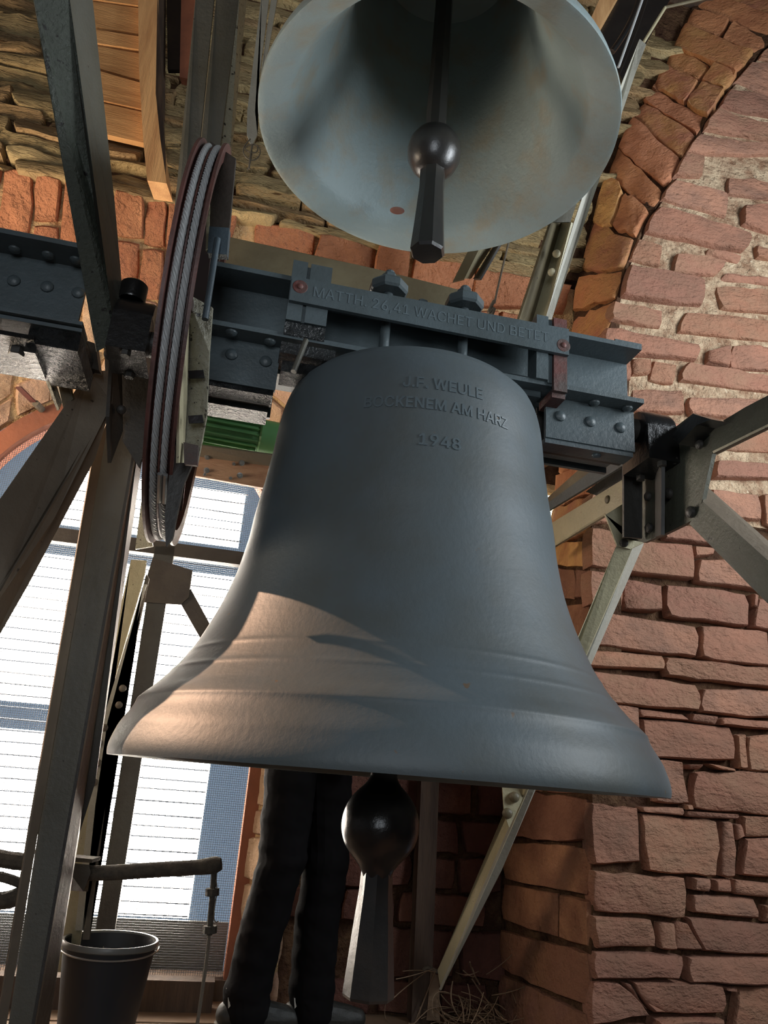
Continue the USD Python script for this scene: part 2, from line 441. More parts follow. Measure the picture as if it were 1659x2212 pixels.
# ------------------------------------------------------------------ masonry
def stone(quad, F, proud, rng, sink=0.05, jit=0.06, lumps=0.012):
    """one rough stone: quad = 4 corners (a, b) in surface coordinates, F(a, b, d) -> point with d metres towards the room."""
    q = np.asarray(quad, float)
    L0 = (np.linalg.norm(q[1] - q[0]) + np.linalg.norm(q[2] - q[3])) / 2
    L1 = (np.linalg.norm(q[3] - q[0]) + np.linalg.norm(q[2] - q[1])) / 2
    n, m = int(np.clip(L0 / 0.045, 3, 7)), int(np.clip(L1 / 0.045, 3, 5))
    size = min(L0, L1)
    sd = int(rng.integers(1, 9999))
    s, t = np.meshgrid(np.linspace(-1, 1, n + 1), np.linspace(-1, 1, m + 1), indexing='ij')
    bevel = np.array([min(0.24, 0.012 / L0), min(0.24, 0.012 / L1)])
    k = 0.05 * s * s * t * t
    x, y = (s * (1 - k) + 1) / 2, (t * (1 - k) + 1) / 2
    ab = (q[0] * ((1 - x) * (1 - y))[..., None] + q[1] * (x * (1 - y))[..., None] + q[2] * (x * y)[..., None] + q[3] * ((1 - x) * y)[..., None])
    p3 = np.dstack([ab * 14.0, np.full(s.shape, sd * 0.37)])
    w1, w2 = meshkit.noise(p3, sd) - .5, meshkit.noise(p3 * 1.0 + 31.7, sd + 1) - .5
    edge = np.maximum(np.abs(s), np.abs(t)) > 0.999
    ab = ab + np.dstack([w1, w2]) * (size * jit * 2.2) * edge[..., None]
    h = meshkit.fbm(np.dstack([ab * 17.0, np.full(s.shape, sd * 0.11)]), 3, sd) - .5
    tilt = rng.normal(0, lumps * .5, 2)
    hgt = proud + h * lumps * 3.4 + s * tilt[0] + t * tilt[1]
    c = ab.mean((0, 1))
    top = ab.copy()
    top[edge] = c + (ab[edge] - c) * (1 - bevel)
    hgt = np.where(edge, hgt - 0.003, hgt)
    idx = np.arange((n + 1) * (m + 1)).reshape(n + 1, m + 1)
    rim = [(i, 0) for i in range(n)] + [(n, j) for j in range(m)] + [(i, m) for i in range(n, 0, -1)] + [(0, j) for j in range(m, 0, -1)]
    v = [F(top[i, j, 0], top[i, j, 1], hgt[i, j]) for i in range(n + 1) for j in range(m + 1)]
    N, K = len(v), len(rim)
    v += [F(ab[i, j, 0], ab[i, j, 1], hgt[i, j] - 0.011) for i, j in rim]
    v += [F(ab[i, j, 0], ab[i, j, 1], -sink) for i, j in rim]
    f = []
    for i in range(n):
        for j in range(m):
            f += [[idx[i, j], idx[i + 1, j], idx[i + 1, j + 1]], [idx[i, j], idx[i + 1, j + 1], idx[i, j + 1]]]
    for i in range(K):
        j = (i + 1) % K
        a_, b_ = idx[rim[i]], idx[rim[j]]
        f += [[b_, a_, N + i], [b_, N + i, N + j], [N + j, N + i, N + K + i], [N + j, N + K + i, N + K + j]]
    mm = tm(v, f)
    fc = mm.triangles[0]; nrm = np.cross(fc[1] - fc[0], fc[2] - fc[0])
    out = F(c[0], c[1], 1.0) - F(c[0], c[1], 0.0)
    if nrm @ out < 0:
        mm.invert()
    return mm


def lay(parent, quads, F, mats, rng, proud=(0.008, 0.028), name='stone', smooth=42, lumps=0.010, jit=0.06):
    for q in quads:
        part(name, stone(q, F, rng.uniform(*proud), rng, lumps=lumps, jit=jit), mats[rng.integers(len(mats))], parent, smooth=smooth)


def courses(a0, a1, rows, rng, wmin, wmax, gap=0.012, wob=0.012):
    """irregular courses between the b values in rows -> quads"""
    qs = []
    for r in range(len(rows) - 1):
        b0, b1 = rows[r], rows[r + 1]
        x = a0 - rng.uniform(0, wmin)
        while x < a1:
            w = rng.uniform(wmin, wmax)
            xa, xb = x + gap / 2, x + w - gap / 2
            e = rng.normal(0, wob, 8)
            qs.append([(xa + e[0], b0 + gap / 2 + e[1] * .5), (xb + e[2], b0 + gap / 2 + e[3] * .5), (xb + e[4], b1 - gap / 2 + e[5] * .5), (xa + e[6], b1 - gap / 2 + e[7] * .5)])
            x += w
    return qs

# ------------------------------------------------------------------ the setting: walls, embrasure, window, floor
VP, VS, VB, VG = 2.6876, 2.94, 3.32, 3.53     # pink wall face, upper slab wall face, back of the embrasure, window plane


def uz(px, py, v):
    p = onplane(px, py, v)
    return np.array([p @ U, p[2]])


def grid_backing(F, a, b, d, rng, amp=0.012):       # lumpy mortar sheet behind the stones, 6 cm thick
    A, B = np.meshgrid(a, b, indexing='ij')
    n, m = A.shape
    P = np.array([[F(A[i, j], B[i, j], d + rng.normal(0, amp)) for j in range(m)] for i in range(n)]).reshape(-1, 3)
    Q = np.array([[F(A[i, j], B[i, j], d - 0.12) for j in range(m)] for i in range(n)]).reshape(-1, 3)
    f, k = [], n * m
    for i in range(n - 1):
        for j in range(m - 1):
            p, q, r, s = i * m + j, (i + 1) * m + j, (i + 1) * m + j + 1, i * m + j + 1
            f += [[p, q, r], [p, r, s], [k + p, k + r, k + q], [k + p, k + s, k + r]]
    rim = [i * m for i in range(n)] + [(n - 1) * m + j for j in range(1, m)] + [i * m + m - 1 for i in range(n - 2, -1, -1)] + [j for j in range(m - 2, 0, -1)]
    for i in range(len(rim)):
        p, q = rim[i], rim[(i + 1) % len(rim)]
        f += [[p, k + p, k + q], [p, k + q, q]]
    mm = tm(np.vstack([P, Q]), f)
    c = mm.triangles[0]; nn = np.cross(c[1] - c[0], c[2] - c[0])
    if nn @ (F(A[0, 0], B[0, 0], 1.) - F(A[0, 0], B[0, 0], 0.)) < 0:
        mm.invert()
    return mm


# --- pink wall on the right
wall_p = thing('wall_right', 'pink sandstone wall of coursed blocks with pale lime mortar on the right', kind='structure')
F_P = lambda a, b, d: W(a, VP - d, b)
FRONT_PX = [(1275, 2300), (1275, 1750), (1272, 1400), (1270, 1200), (1300, 760), (1345, 580), (1395, 470), (1450, 385), (1560, 200), (1659, 90), (1760, -60), (1860, -220)]
edge = np.array([uz(x, y, VP) for x, y in FRONT_PX])
edge[0] = edge[1] + (edge[0] - edge[1]) / abs(edge[0][1] - edge[1][1]) * (edge[1][1] - 0.0); edge[0][1] = 0.0
ue = lambda z: np.interp(z, edge[:, 1], edge[:, 0])
poly = Polygon([(u + .03, z) for u, z in edge] + [(3.6, edge[-1][1]), (3.6, 0.0)])
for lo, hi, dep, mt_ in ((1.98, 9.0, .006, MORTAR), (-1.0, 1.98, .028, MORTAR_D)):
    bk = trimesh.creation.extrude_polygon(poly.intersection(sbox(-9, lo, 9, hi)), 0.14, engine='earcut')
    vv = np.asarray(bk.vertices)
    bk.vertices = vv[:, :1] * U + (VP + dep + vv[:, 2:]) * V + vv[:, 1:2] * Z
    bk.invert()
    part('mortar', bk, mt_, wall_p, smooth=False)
Z1, Z2, Z3, Z4, Z5 = (1259, 0, 4.1475), (1259, 380, 4.1475), (1180, 980, 3.4635), (1259, 1400, 4.1475), (1259, 1800, 4.1475)
TRACED = [
 (Z1, '1500 560 1720 600 1720 870 1350 740|1640 440 1900 330 1900 590 1560 540|1300 800 1720 930 1720 1080 1215 970|1165 990 1720 1150 1720 1280 1065 1175|1010 1225 1720 1315 1720 1405 905 1385|905 1400 1060 1425 1050 1600 800 1590'),
 (Z2, '790 50 1290 180 1290 390 690 215|650 280 1500 545 1430 700 530 520|500 560 710 640 690 830 405 760|810 715 1280 775 1190 910 785 880|1100 665 1420 725 1400 790 1100 712|380 815 1100 935 1060 1180 320 1100|1180 975 1720 1025 1720 1245 1215 1195|1260 885 1720 925 1720 985 1230 940|240 1140 730 1200 690 1370 230 1310|900 1225 1720 1295 1720 1495 820 1410|165 1370 1050 1510 1010 1665 165 1600|1100 1580 1315 1525 1290 1735 1090 1690|1330 1505 1720 1525 1720 1755 1300 1740|430 1640 600 1655 590 1780 430 1800|620 1660 815 1710 800 1870 580 1850|890 1685 1720 1800 1720 1960 835 1840|430 1895 890 1925 900 2150 430 2125|925 1990 1720 2010 1720 2210 925 2160|1530 640 1720 690 1720 765 1540 745|1290 20 1720 60 1720 230 1280 170|1420 285 1720 275 1720 540 1400 450|400 2180 900 2230 900 2420 400 2380|920 2240 1720 2300 1720 2490 920 2430|0 1640 410 1650 410 1850 0 1830|0 1865 410 1885 410 2120 0 2100|0 2150 385 2190 385 2380 0 2350|0 2400 880 2440 880 2640 0 2600'),
 (Z3, '330 1170 1120 1288 1125 1528 330 1430|1150 1292 1640 1342 1640 1600 1140 1530|1655 1360 1740 1370 1740 1620 1650 1610|305 560 560 595 560 875 305 855|575 645 1070 692 1085 942 575 890|310 882 570 915 570 1158 310 1132|580 925 865 985 835 1188 580 1165|895 978 1495 1048 1505 1296 895 1222|1110 790 1740 840 1740 1040 1115 962|1092 695 1260 705 1255 750 1095 782|880 520 1480 600 1480 700 880 640|1520 1055 1560 1060 1545 1160 1515 1150|1570 1090 1740 1105 1740 1330 1525 1298|1250 60 1740 80 1740 200 1215 200|1200 272 1560 310 1600 515 1200 470|1590 315 1740 300 1740 600 1615 540|305 310 880 390 880 500 305 540|900 1310 900 1310 900 1310 900 1310'),
 (Z4, '60 1390 490 1425 508 1920 75 1945|512 1478 1205 1548 1180 2040 560 2000|1232 1548 1330 1562 1330 2050 1225 2045|1345 1578 1398 1575 1412 1690 1350 1718|1405 1497 1720 1520 1720 1690 1428 1690|1440 1705 1720 1708 1720 2045 1398 2035|500 1420 880 1428 880 1500 510 1466|905 1458 1370 1487 1365 1530 900 1510|890 1402 965 1402 965 1448 890 1445|560 1000 870 1012 932 1385 640 1385|985 1120 1720 1112 1720 1505 985 1420|920 1042 1060 1042 1045 1090 930 1085|1100 1032 1350 1082 1340 1104 1190 1090|512 632 1310 712 1330 1012 600 980|1355 778 1440 772 1450 1085 1362 1075|1465 792 1720 775 1720 1098 1472 1094|500 547 900 592 938 650 505 620|947 588 1195 612 1185 688 945 656|1222 622 1720 662 1720 732 1207 690|40 500 490 540 498 800 40 780|-60 188 1010 332 1035 562 -60 478|1060 372 1720 378 1720 638 1046 582|-60 22 700 72 700 204 -60 170|716 86 1720 192 1720 364 726 254'),
 (Z5, '70 332 880 402 905 758 90 680|960 392 1130 402 1130 524 960 500|1170 412 1320 407 1320 528 1160 510|1337 408 1720 452 1720 570 1337 540|972 547 1540 582 1580 768 967 705|1612 642 1720 652 1720 800 1612 790|65 732 590 777 645 1013 100 1013|672 792 815 802 828 1040 692 1040|832 792 920 802 1040 1028 838 1040|925 752 1720 812 1720 1068 1050 1038|80 1052 880 1092 832 1280 90 1298|920 1102 1720 1112 1720 1348 922 1320|70 1332 300 1332 588 1620 60 1720|412 1312 1235 1348 1250 1608 602 1588|345 1335 400 1335 560 1570 505 1520|1390 1392 1720 1374 1720 1800 1312 1780|1270 1372 1370 1377 1340 1402 1270 1402|612 1642 1240 1652 1240 1900 612 1900|62 1742 580 1722 590 1950 62 1950')]
rng = np.random.default_rng(11)
quads = []
for (ox, oy, k), s in TRACED:
    for q in s.split('|'):
        n = list(map(float, q.split()))
        pts = [uz(ox + n[2 * i] / k, oy + n[2 * i + 1] / k, VP) for i in range(4)]
        if np.linalg.norm(pts[0] - pts[2]) > 0.02:
            quads.append(pts)
lay(wall_p, [[c + (p - c) * 1.03 for p in q for c in [np.mean(q, 0)]] if np.mean(q, 0)[1] < 1.98 else q for q in quads], F_P, ST_PINK, rng, proud=(0.014, 0.034), lumps=0.011, jit=0.05)
extra = []
for i, y in enumerate(range(-140, 2300, 105)):
    x = 1684 + rng.uniform(0, 8)
    while x < 2000:
        w_ = rng.uniform(90, 190)
        extra.append([uz(x, y + .1 * (x - 1684), VP), uz(x + w_ - 8, y + .1 * (x + w_ - 1684), VP), uz(x + w_ - 8, y + 96 + .1 * (x + w_ - 1684), VP), uz(x, y + 96 + .1 * (x - 1684), VP)])
        x += w_
extra = [q for q in extra if min(p[0] - ue(p[1]) for p in q) > 0.0]
lay(wall_p, extra, F_P, ST_PINK, rng, proud=(0.01, 0.03), jit=0.04)

# --- splayed embrasure cheek between the pink wall and the walls behind it
BACK_PX = [(1085, 2300, VB), (1085, 1750, VB), (1150, 1400, VB), (1188, 1200, VB), (1222, 820, 3.1), (1245, 600, VS), (1300, 400, VS), (1348, 285, VS), (1428, 157, VS), (1493, 20, VS), (1560, -120, VS), (1640, -300, VS)]
fr = np.array([W(u, VP, z) for u, z in edge])
bkp = np.array([onplane(x, y, v) for x, y, v in BACK_PX])
bkp[0] = bkp[1]; bkp[0][2] = 0.0
along = np.r_[0, np.cumsum(np.linalg.norm(np.diff(fr, axis=0), axis=1))]
LB = 0.62


def F_C(a, b, d):
    f = np.array([np.interp(a, along, fr[:, k]) for k in range(3)])
    g = np.array([np.interp(a, along, bkp[:, k]) for k in range(3)])
    a2 = a + 0.05
    f2 = np.array([np.interp(a2, along, fr[:, k]) for k in range(3)]); g2 = np.array([np.interp(a2, along, bkp[:, k]) for k in range(3)])
    n = np.cross(g - f, (f2 + g2) - (f + g)); n /= np.linalg.norm(n)
    if n @ (CAMP - f) < 0:
        n = -n
    return f + (g - f) * (b / LB) + n * d


wall_c = thing('wall_embrasure', 'orange sandstone cheek of the deep splayed embrasure behind the bell', kind='structure')
part('mortar', grid_backing(F_C, np.linspace(0, along[-1] - .06, 60), np.linspace(0.0, LB, 9), -0.012, rng, 0.004), MORTAR_D, wall_c, smooth=40)
rows = [0.0]
while rows[-1] < along[-1] - 0.2:
    rows.append(rows[-1] + rng.uniform(0.11, 0.19) * (1.0 if rows[-1] < 1.8 else 1.35))
cq = []
for i in range(len(rows) - 1):
    k = rng.integers(1, 4) if rows[i] < 1.8 else rng.integers(1, 3)
    cuts = np.r_[0, np.sort(rng.uniform(0.12, LB - 0.12, k - 1)), LB] if k > 1 else np.array([0, LB])
    cuts = cuts if min(np.diff(cuts)) > 0.1 else np.array([0, LB * rng.uniform(.35, .65), LB])
    for c0, c1 in zip(cuts[:-1], cuts[1:]):
        g = 0.007
        e = rng.normal(0, 0.01, 4)
        cq.append([(rows[i] + g, c0 + g), (rows[i] + g + e[0], c1 - g), (rows[i + 1] - g + e[1], c1 - g), (rows[i + 1] - g, c0 + g)])
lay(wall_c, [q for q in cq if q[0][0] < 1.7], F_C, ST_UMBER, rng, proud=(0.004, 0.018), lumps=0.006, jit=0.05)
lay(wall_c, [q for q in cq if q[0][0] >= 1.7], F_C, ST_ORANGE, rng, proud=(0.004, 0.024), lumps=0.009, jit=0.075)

# --- upper wall of rough ochre slabs above the embrasure
F_S = lambda a, b, d: W(a, VS - d, b)
ub_z, ub_u = bkp[5:, 2], bkp[5:] @ U
u_end = lambda z: np.interp(z, ub_z, ub_u)
wall_s = thing('wall_far', 'rough ochre slabstone wall above the window embrasure', kind='structure')
ZL = 3.20
pl = Polygon([(-2.2, ZL + .05), (u_end(ZL) + .1, ZL + .05)] + [(u_end(z) + .25, z) for z in np.linspace(ZL + .1, 5.4, 12)] + [(-2.2, 5.4)])
bk = trimesh.creation.extrude_polygon(pl, 0.14, engine='earcut')
vv = np.asarray(bk.vertices); bk.vertices = vv[:, :1] * U + (VS + 0.02 + vv[:, 2:]) * V + vv[:, 1:2] * Z; bk.invert()
part('mortar', bk, MORTAR_D, wall_s, smooth=False)
rows = [ZL - .02]
while rows[-1] < 5.25:
    rows.append(rows[-1] + rng.uniform(0.045, 0.105))
sq = [q for q in courses(-1.5, 2.5, rows, rng, 0.22, 0.66, 0.007, 0.012) if max(p[0] - u_end(p[1]) for p in q) < 0.16]
lay(wall_s, sq, F_S, ST_OCHRE, rng, proud=(0.0, 0.05), lumps=0.016, jit=0.13)

# --- sloping soffit of the embrasure, red and pale stones
UC, ZA, RA = -0.49, 1.73, 0.78                   # window arch: centre and radius at the stone


def soff_back(u):
    t = RA ** 2 - (u - UC) ** 2
    z = ZA + math.sqrt(t) if t > 0 else ZA
    if u > UC:
        w = min(max((u - 0.05) / 0.3, 0), 1)
        return VG - 0.03 - w * (VG - VB - 0.03), max(z, 2.0 + max(0, u - 0.95) * 0.74)
    return VG - 0.03, max(z, 1.95)


LS = 0.95


def F_O(a, b, d):
    def pt(a):
        v, z = soff_back(a)
        f, g = W(a, VS, ZL + .01), W(a, v, z)
        return f + (g - f) * (b / LS), g - f
    p, e = pt(a)
    t = pt(a + .02)[0] - pt(a - .02)[0]
    n = np.cross(t, e); n /= np.linalg.norm(n)
    if n[2] > 0:
        n = -n
    return p + n * d


wall_o = thing('wall_soffit', 'sunlit splayed stone soffit between the window arch and the slab wall', kind='structure')
part('mortar', grid_backing(F_O, np.linspace(-1.7, 1.52, 70), np.linspace(0.02, LS, 14), -0.016, rng, 0.004), MORTAR_P, wall_o, smooth=40)
up, low = [], []
a = -1.62
while a < -0.30:                                   # voussoirs running into the depth
    w_ = rng.uniform(0.09, 0.19)
    b = rng.uniform(-0.1, 0.0)
    while b < LS - 0.05:
        h_ = rng.uniform(0.16, 0.34)
        b0, b1 = max(b, 0.0) + .006, min(b + h_, LS - .015) - .006
        if b1 - b0 > 0.05:
            e = rng.normal(0, .008, 4)
            (up if b0 < 0.42 else low).append([(a + .006 + e[0], b0), (a + w_ - .006 + e[1], b0), (a + w_ - .006 + e[2], b1), (a + .006 + e[3], b1)])
        b += h_
    a += w_
rows = np.r_[0.0, np.cumsum(rng.uniform(0.10, 0.17, 12))]
rows = list(rows[rows < LS - .08]) + [LS - .01]
for q in courses(-0.29, 1.5, rows, rng, 0.15, 0.34, 0.014, 0.008):
    if q[0][0] < -0.28 or q[1][0] > 1.52:
        continue
    (up if q[0][1] < 0.5 else low).append(q)
lay(wall_o, up, F_O, ST_RED, rng, proud=(0.008, 0.035), lumps=0.012, jit=0.07)
lay(wall_o, low, F_O, ST_PALE, rng, proud=(0.0, 0.012), lumps=0.007, jit=0.07)

# --- back wall of the embrasure with the arched window
wall_b = thing('wall_back', 'dark red sandstone wall at the back of the embrasure beside the window', kind='structure')
F_B = lambda a, b, d: W(a, VB - d, b)
slit = Polygon([(1.36, 2.10), (1.60, 2.10), (1.60, 2.31), (1.36, 2.31)])
pl = Polygon([(0.37, 0), (1.75, 0), (2.1, 2.9), (1.75, 2.62), (0.95, 2.03), (0.37, 2.02)]).difference(slit)
pl = pl.union(Polygon([(-2.4, 0), (UC - RA - .02, 0), (UC - RA - .02, 1.94), (-2.4, 1.94)]))
for g in getattr(pl, 'geoms', [pl]):
    bk = trimesh.creation.extrude_polygon(g, 0.25, engine='earcut')
    vv = np.asarray(bk.vertices); bk.vertices = vv[:, :1] * U + (VB + 0.02 + vv[:, 2:]) * V + vv[:, 1:2] * Z; bk.invert()
    part('mortar', bk, MORTAR_D, wall_b, smooth=False)
rows = [0.0]
while rows[-1] < 2.0:
    rows.append(rows[-1] + rng.uniform(0.11, 0.2))
bq = [q for q in courses(0.40, 1.36, rows, rng, 0.18, 0.4, 0.014, 0.008) if q[0][0] > 0.37 and q[1][0] < 1.45]
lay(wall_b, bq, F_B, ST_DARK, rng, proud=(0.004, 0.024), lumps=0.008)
F_J = lambda a, b, d: W(0.225 + a * 0.62, VG - 0.02 - a * 0.92, b) + (U * -0.83 - V * 0.56) * d    # right jamb splay
part('mortar', plate([W(0.232, VG - .02, 0), W(0.372, VB + .006, 0), W(0.372, VB + .006, 2.1), W(0.232, VG - .02, 2.1)], 0.05, U + V), MORTAR_P, wall_b, smooth=False)
rows = [0.0]
while rows[-1] < 2.0:
    rows.append(rows[-1] + rng.uniform(0.1, 0.2))
jq = []
for r0, r1 in zip(rows[:-1], rows[1:]):
    c = 0.21 if rng.random() < .5 else rng.uniform(.08, .14)
    for c0, c1 in ([(0.0, 0.22)] if c > .2 else [(0, c), (c, .22)]):
        jq.append([(c0 + .005, r0 + .005), (c1 - .005, r0 + .005), (c1 - .005, r1 - .005), (c0 + .005, r1 - .005)])
lay(wall_b, jq, F_J, ST_PALE, rng, proud=(0.0, 0.012), lumps=0.005, jit=0.05)
for (x0, x1, y0, y1) in ((1.30, 1.66, 2.04, 2.37),):
    part('slit_pane', plate([W(x0, VB + .16, y0), W(x1, VB + .16, y0), W(x1, VB + .16, y1), W(x0, VB + .16, y1)], .01, V), MT['glow_slit'], wall_b, smooth=False, label='glowing daylight slit')

# --- the louvred window
win = thing('window_1', 'tall arched belfry window with wire mesh and glowing louvres behind the left of the bell', kind='structure')


def arch_ring(r0, r1, v0, v1, z_low, mat, name):
    t = np.linspace(0, math.pi, 40)
    outer = [(UC + r1 * math.cos(x), ZA + r1 * math.sin(x)) for x in t] + [(UC - r1, z_low)]
    inner = [(UC - r0, z_low)] + [(UC + r0 * math.cos(x), ZA + r0 * math.sin(x)) for x in t[::-1]]
    pl = Polygon([(UC + r1, z_low)] + outer + inner + [(UC + r0, z_low)])
    m = trimesh.creation.extrude_polygon(pl, v1 - v0, engine='earcut')
    q = np.asarray(m.vertices); m.vertices = q[:, :1] * U + (v0 + q[:, 2:]) * V + q[:, 1:2] * Z; m.invert()
    return part(name, m, mat, win, smooth=False)


arch_ring(0.69, 0.775, VG - 0.05, VG + 0.06, 0.05, MT['frame_wood'], 'frame')
part('sill', sbx(UC - .78, UC + .78, VG - .06, VG + .1, 0.0, 0.07, W), MT['old_wood'], win, smooth=False)
wires = []
rw = 0.0006


def wire(u0, z0, u1, z1):
    if abs(u1 - u0) < 1e-6:
        return sbx(u0 - rw, u0 + rw, VG, VG + .002, z0, z1, W)
    return sbx(u0, u1, VG + .001, VG + .003, z0 - rw, z0 + rw, W)


for u in np.arange(UC - .69, UC + .69, 0.009):
    wires.append(wire(u, 0.07, u, ZA + math.sqrt(max(.70 ** 2 - (u - UC) ** 2, 0))))
for z in np.arange(0.08, ZA + .69, 0.009):
    h_ = .69 if z < ZA else math.sqrt(max(.70 ** 2 - (z - ZA) ** 2, 0))
    wires.append(wire(UC - h_, z, UC + h_, z))
part('wire_mesh', wires, MT['mesh'], win, smooth=False, kind='stuff')
for (u0, u1, z0, z1) in ((-0.80, 0.02, 1.86, 2.14), (-1.17, 0.025, 1.05, 1.715), (-1.17, 0.035, 0.25, 0.94), (-0.6, 0.035, 0.94, 1.05)):
    part('louvre_pane', sbx(u0, u1, VG + .13, VG + .135, z0, z1, W), MT['glow'], win, smooth=False, label='glowing white daylit pane')
z = 0.27
while z < 2.14:
    dz = 0.006 * math.sin(z * 37)
    h_ = 1.18 if z < 1.8 else .82
    part('slat', hexa([W(-h_, VG + .05, z), W(.03, VG + .05, z + dz), W(.03, VG + .05, z + .0035 + dz), W(-h_, VG + .05, z + .0035), W(-h_, VG + .062, z + .003), W(.03, VG + .062, z + .003 + dz), W(.03, VG + .062, z + .0065 + dz), W(-h_, VG + .062, z + .0065)]), MT['slat'], win, smooth=False)
    z += 0.047
part('outer_board', sbx(UC - .69, UC + .69, VG + .10, VG + .12, 0.04, 0.245, W), MT['grey_steel'], win, smooth=False)
# steel mullion, transom, gusset of the window
mul = [onplane(x, y, VG - .12) for x, y in ((335, 1180), (378, 1180), (246, 2030), (206, 2030))]
mul[2][2] = mul[3][2] = 0.02
part('mullion', plate([mul[0], mul[1], mul[2], mul[3]], 0.04), MT['dark_steel'], win, smooth=False)
tr0, tr1 = uz(98, 1180, VG - .12), uz(560, 1225, VG - .12)
part('transom', sbx(UC - .76, UC + .72, VG - .12, VG - .06, 1.715, 1.775, W), MT['arm_brown'], win, smooth=False)
gp = [onplane(x, y, VG - .125) for x, y in ((330, 1205), (416, 1232), (408, 1290), (390, 1306), (300, 1300))]
part('gusset', plate(gp, 0.012), MT['arm_brown'], win, smooth=False)
gp = [onplane(x, y, VG - .115) for x, y in ((386, 1296), (412, 1272), (520, 1470), (494, 1486))]
part('brace', plate(gp, 0.02), MT['arm_brown'], win, smooth=False)

# --- floor
flo = thing('floor', 'bell chamber plank floor under the bells', kind='structure')
part('deck', sbx(-2.6, 3.4, -2.6, 2.55, -0.08, -0.02, W), MT['old_wood'], flo, smooth=False)
v = 2.55
while v < 3.55:
    part('plank', sbx(-2.4, 1.45, v + .003, v + .157, -0.05, rng.uniform(-.004, .002), W), MT['sill_wood'], flo, smooth=False)
    v += 0.16
sb = thing('sill_beam', 'brown timber beam lying on the floor below the window', 'beam')
part('beam', sbx(-1.5, 0.16, VG - .22, VG - .14, 0.0, 0.10, W), MT['old_wood'], sb, smooth=False)

# --- unseen rest of the tower room: plain stone walls with the two openings that let the daylight in
wl = thing('wall_left', 'plain stone wall on the left with a belfry opening', kind='structure')
for v0, v1, z0, z1 in ((-2.6, 2.3, -.1, 5.6), (2.3, 3.7, -.1, 1.6), (2.3, 3.7, 3.4, 5.6)):
    part('surface', plate([W(-2.4, v0, z0), W(-2.4, v1, z0), W(-2.4, v1, z1), W(-2.4, v0, z1)], 0.1, -U), MT['far_stone'], wl, smooth=False)
for nm, c in (
              ('wall_near', [W(-2.4, -2.6, -.1), W(3.5, -2.6, -.1), W(3.5, -2.6, 5.6), W(-2.4, -2.6, 5.6)]),
              ('wall_side', [W(3.5, -2.6, -.1), W(3.5, 2.7, -.1), W(3.5, 2.7, 5.6), W(3.5, -2.6, 5.6)]),
              ('ceiling', [W(-2.4, -2.6, 5.4), W(3.5, -2.6, 5.4), W(3.5, 3.1, 5.4), W(-2.4, 3.1, 5.4)])):
    t = thing(nm, {'wall_near': 'plain stone wall behind the viewer', 'wall_side': 'plain stone wall on the far right', 'ceiling': 'dark timber ceiling high above the bells'}[nm], kind='structure')
    part('surface', plate(c, 0.1), MT['old_wood'] if nm == 'ceiling' else MT['far_stone'], t, smooth=False)

# ------------------------------------------------------------------ the lower bell
BZ = 0.855                                          # height of the lip
PROFILE = [(0.0, 0.650), (0.012, 0.652), (0.06, 0.640), (0.11, 0.612), (0.125, 0.606), (0.16, 0.572), (0.21, 0.530), (0.26, 0.498), (0.31, 0.474), (0.36, 0.453), (0.41, 0.436), (0.46, 0.422),
           (0.51, 0.412), (0.56, 0.404), (0.61, 0.399), (0.66, 0.392), (0.71, 0.384), (0.76, 0.378), (0.81, 0.372), (0.86, 0.368), (0.91, 0.362), (0.95, 0.353), (0.985, 0.338), (1.012, 0.312), (1.032, 0.275), (1.043, 0.22), (1.048, 0.15), (1.05, 0.0)]
from scipy.interpolate import PchipInterpolator
_pz = np.array([p[0] for p in PROFILE[:-5]]); _pr = np.array([p[1] for p in PROFILE[:-5]])
r_bell = PchipInterpolator(_pz, _pr)
zz = np.linspace(0, _pz[-1], 300)
outer = [(float(r_bell(z)), z) for z in zz]
# two raised cords round the flare
for zc, hgt in ((0.195, 0.0018), (0.240, 0.0015), (0.125, 0.0014)):
    outer = [(r + hgt * math.exp(-((z - zc) / 0.0045) ** 2), z) for r, z in outer]
outer += [(r, z) for z, r in PROFILE[-5:]]
inner = [(0.0, 0.98), (0.2, 0.975), (0.285, 0.93), (0.315, 0.8), (0.34, 0.6), (0.375, 0.42), (0.43, 0.25), (0.5, 0.13), (0.56, 0.05), (0.635, 0.004)]
bell = thing('church_bell', 'large blue-grey steel church bell hanging in the middle with raised founder inscription', 'bell', loc=S(0, 0, BZ))
part('bell_body', lathe(inner + outer, S(0, 0, BZ), 128), MT['bell'], bell, smooth=32)


def on_bell(text, height, z, phi, depth=0.0022, width=0.2):
    """letters bent round the bell; phi = angle of the text's middle from the side that faces the viewer, to the right"""
    m = meshkit.text_mesh(text, height, depth, bold=True)
    v = np.asarray(m.vertices).copy()
    v[:, 0] = (v[:, 0] - (v[:, 0].max() + v[:, 0].min()) / 2) * width / np.ptp(v[:, 0])
    zl = z + v[:, 1]
    r = r_bell(zl) + v[:, 2] - 0.0008
    t = phi + v[:, 0] / r_bell(z)
    m.vertices = np.stack([C0[0] + r * np.sin(t), C0[1] - r * np.cos(t), BZ + zl], 1)
    return m


PHI0 = math.atan2(-C0[0], C0[1]) * 1.0
INS = [('J.F. WEULE', 0.029, 0.868, 0.175, 0.20), ('BOCKENEM AM HARZ', 0.028, 0.812, 0.158, 0.368), ('1948', 0.029, 0.714, 0.156, 0.10)]
for t, h, z, ph, wd_ in INS:
    part('inscription', on_bell(t, h, z, ph, 0.0024, wd_), MT['letters'], bell, smooth=False, label='raised cast lettering reading ' + t)

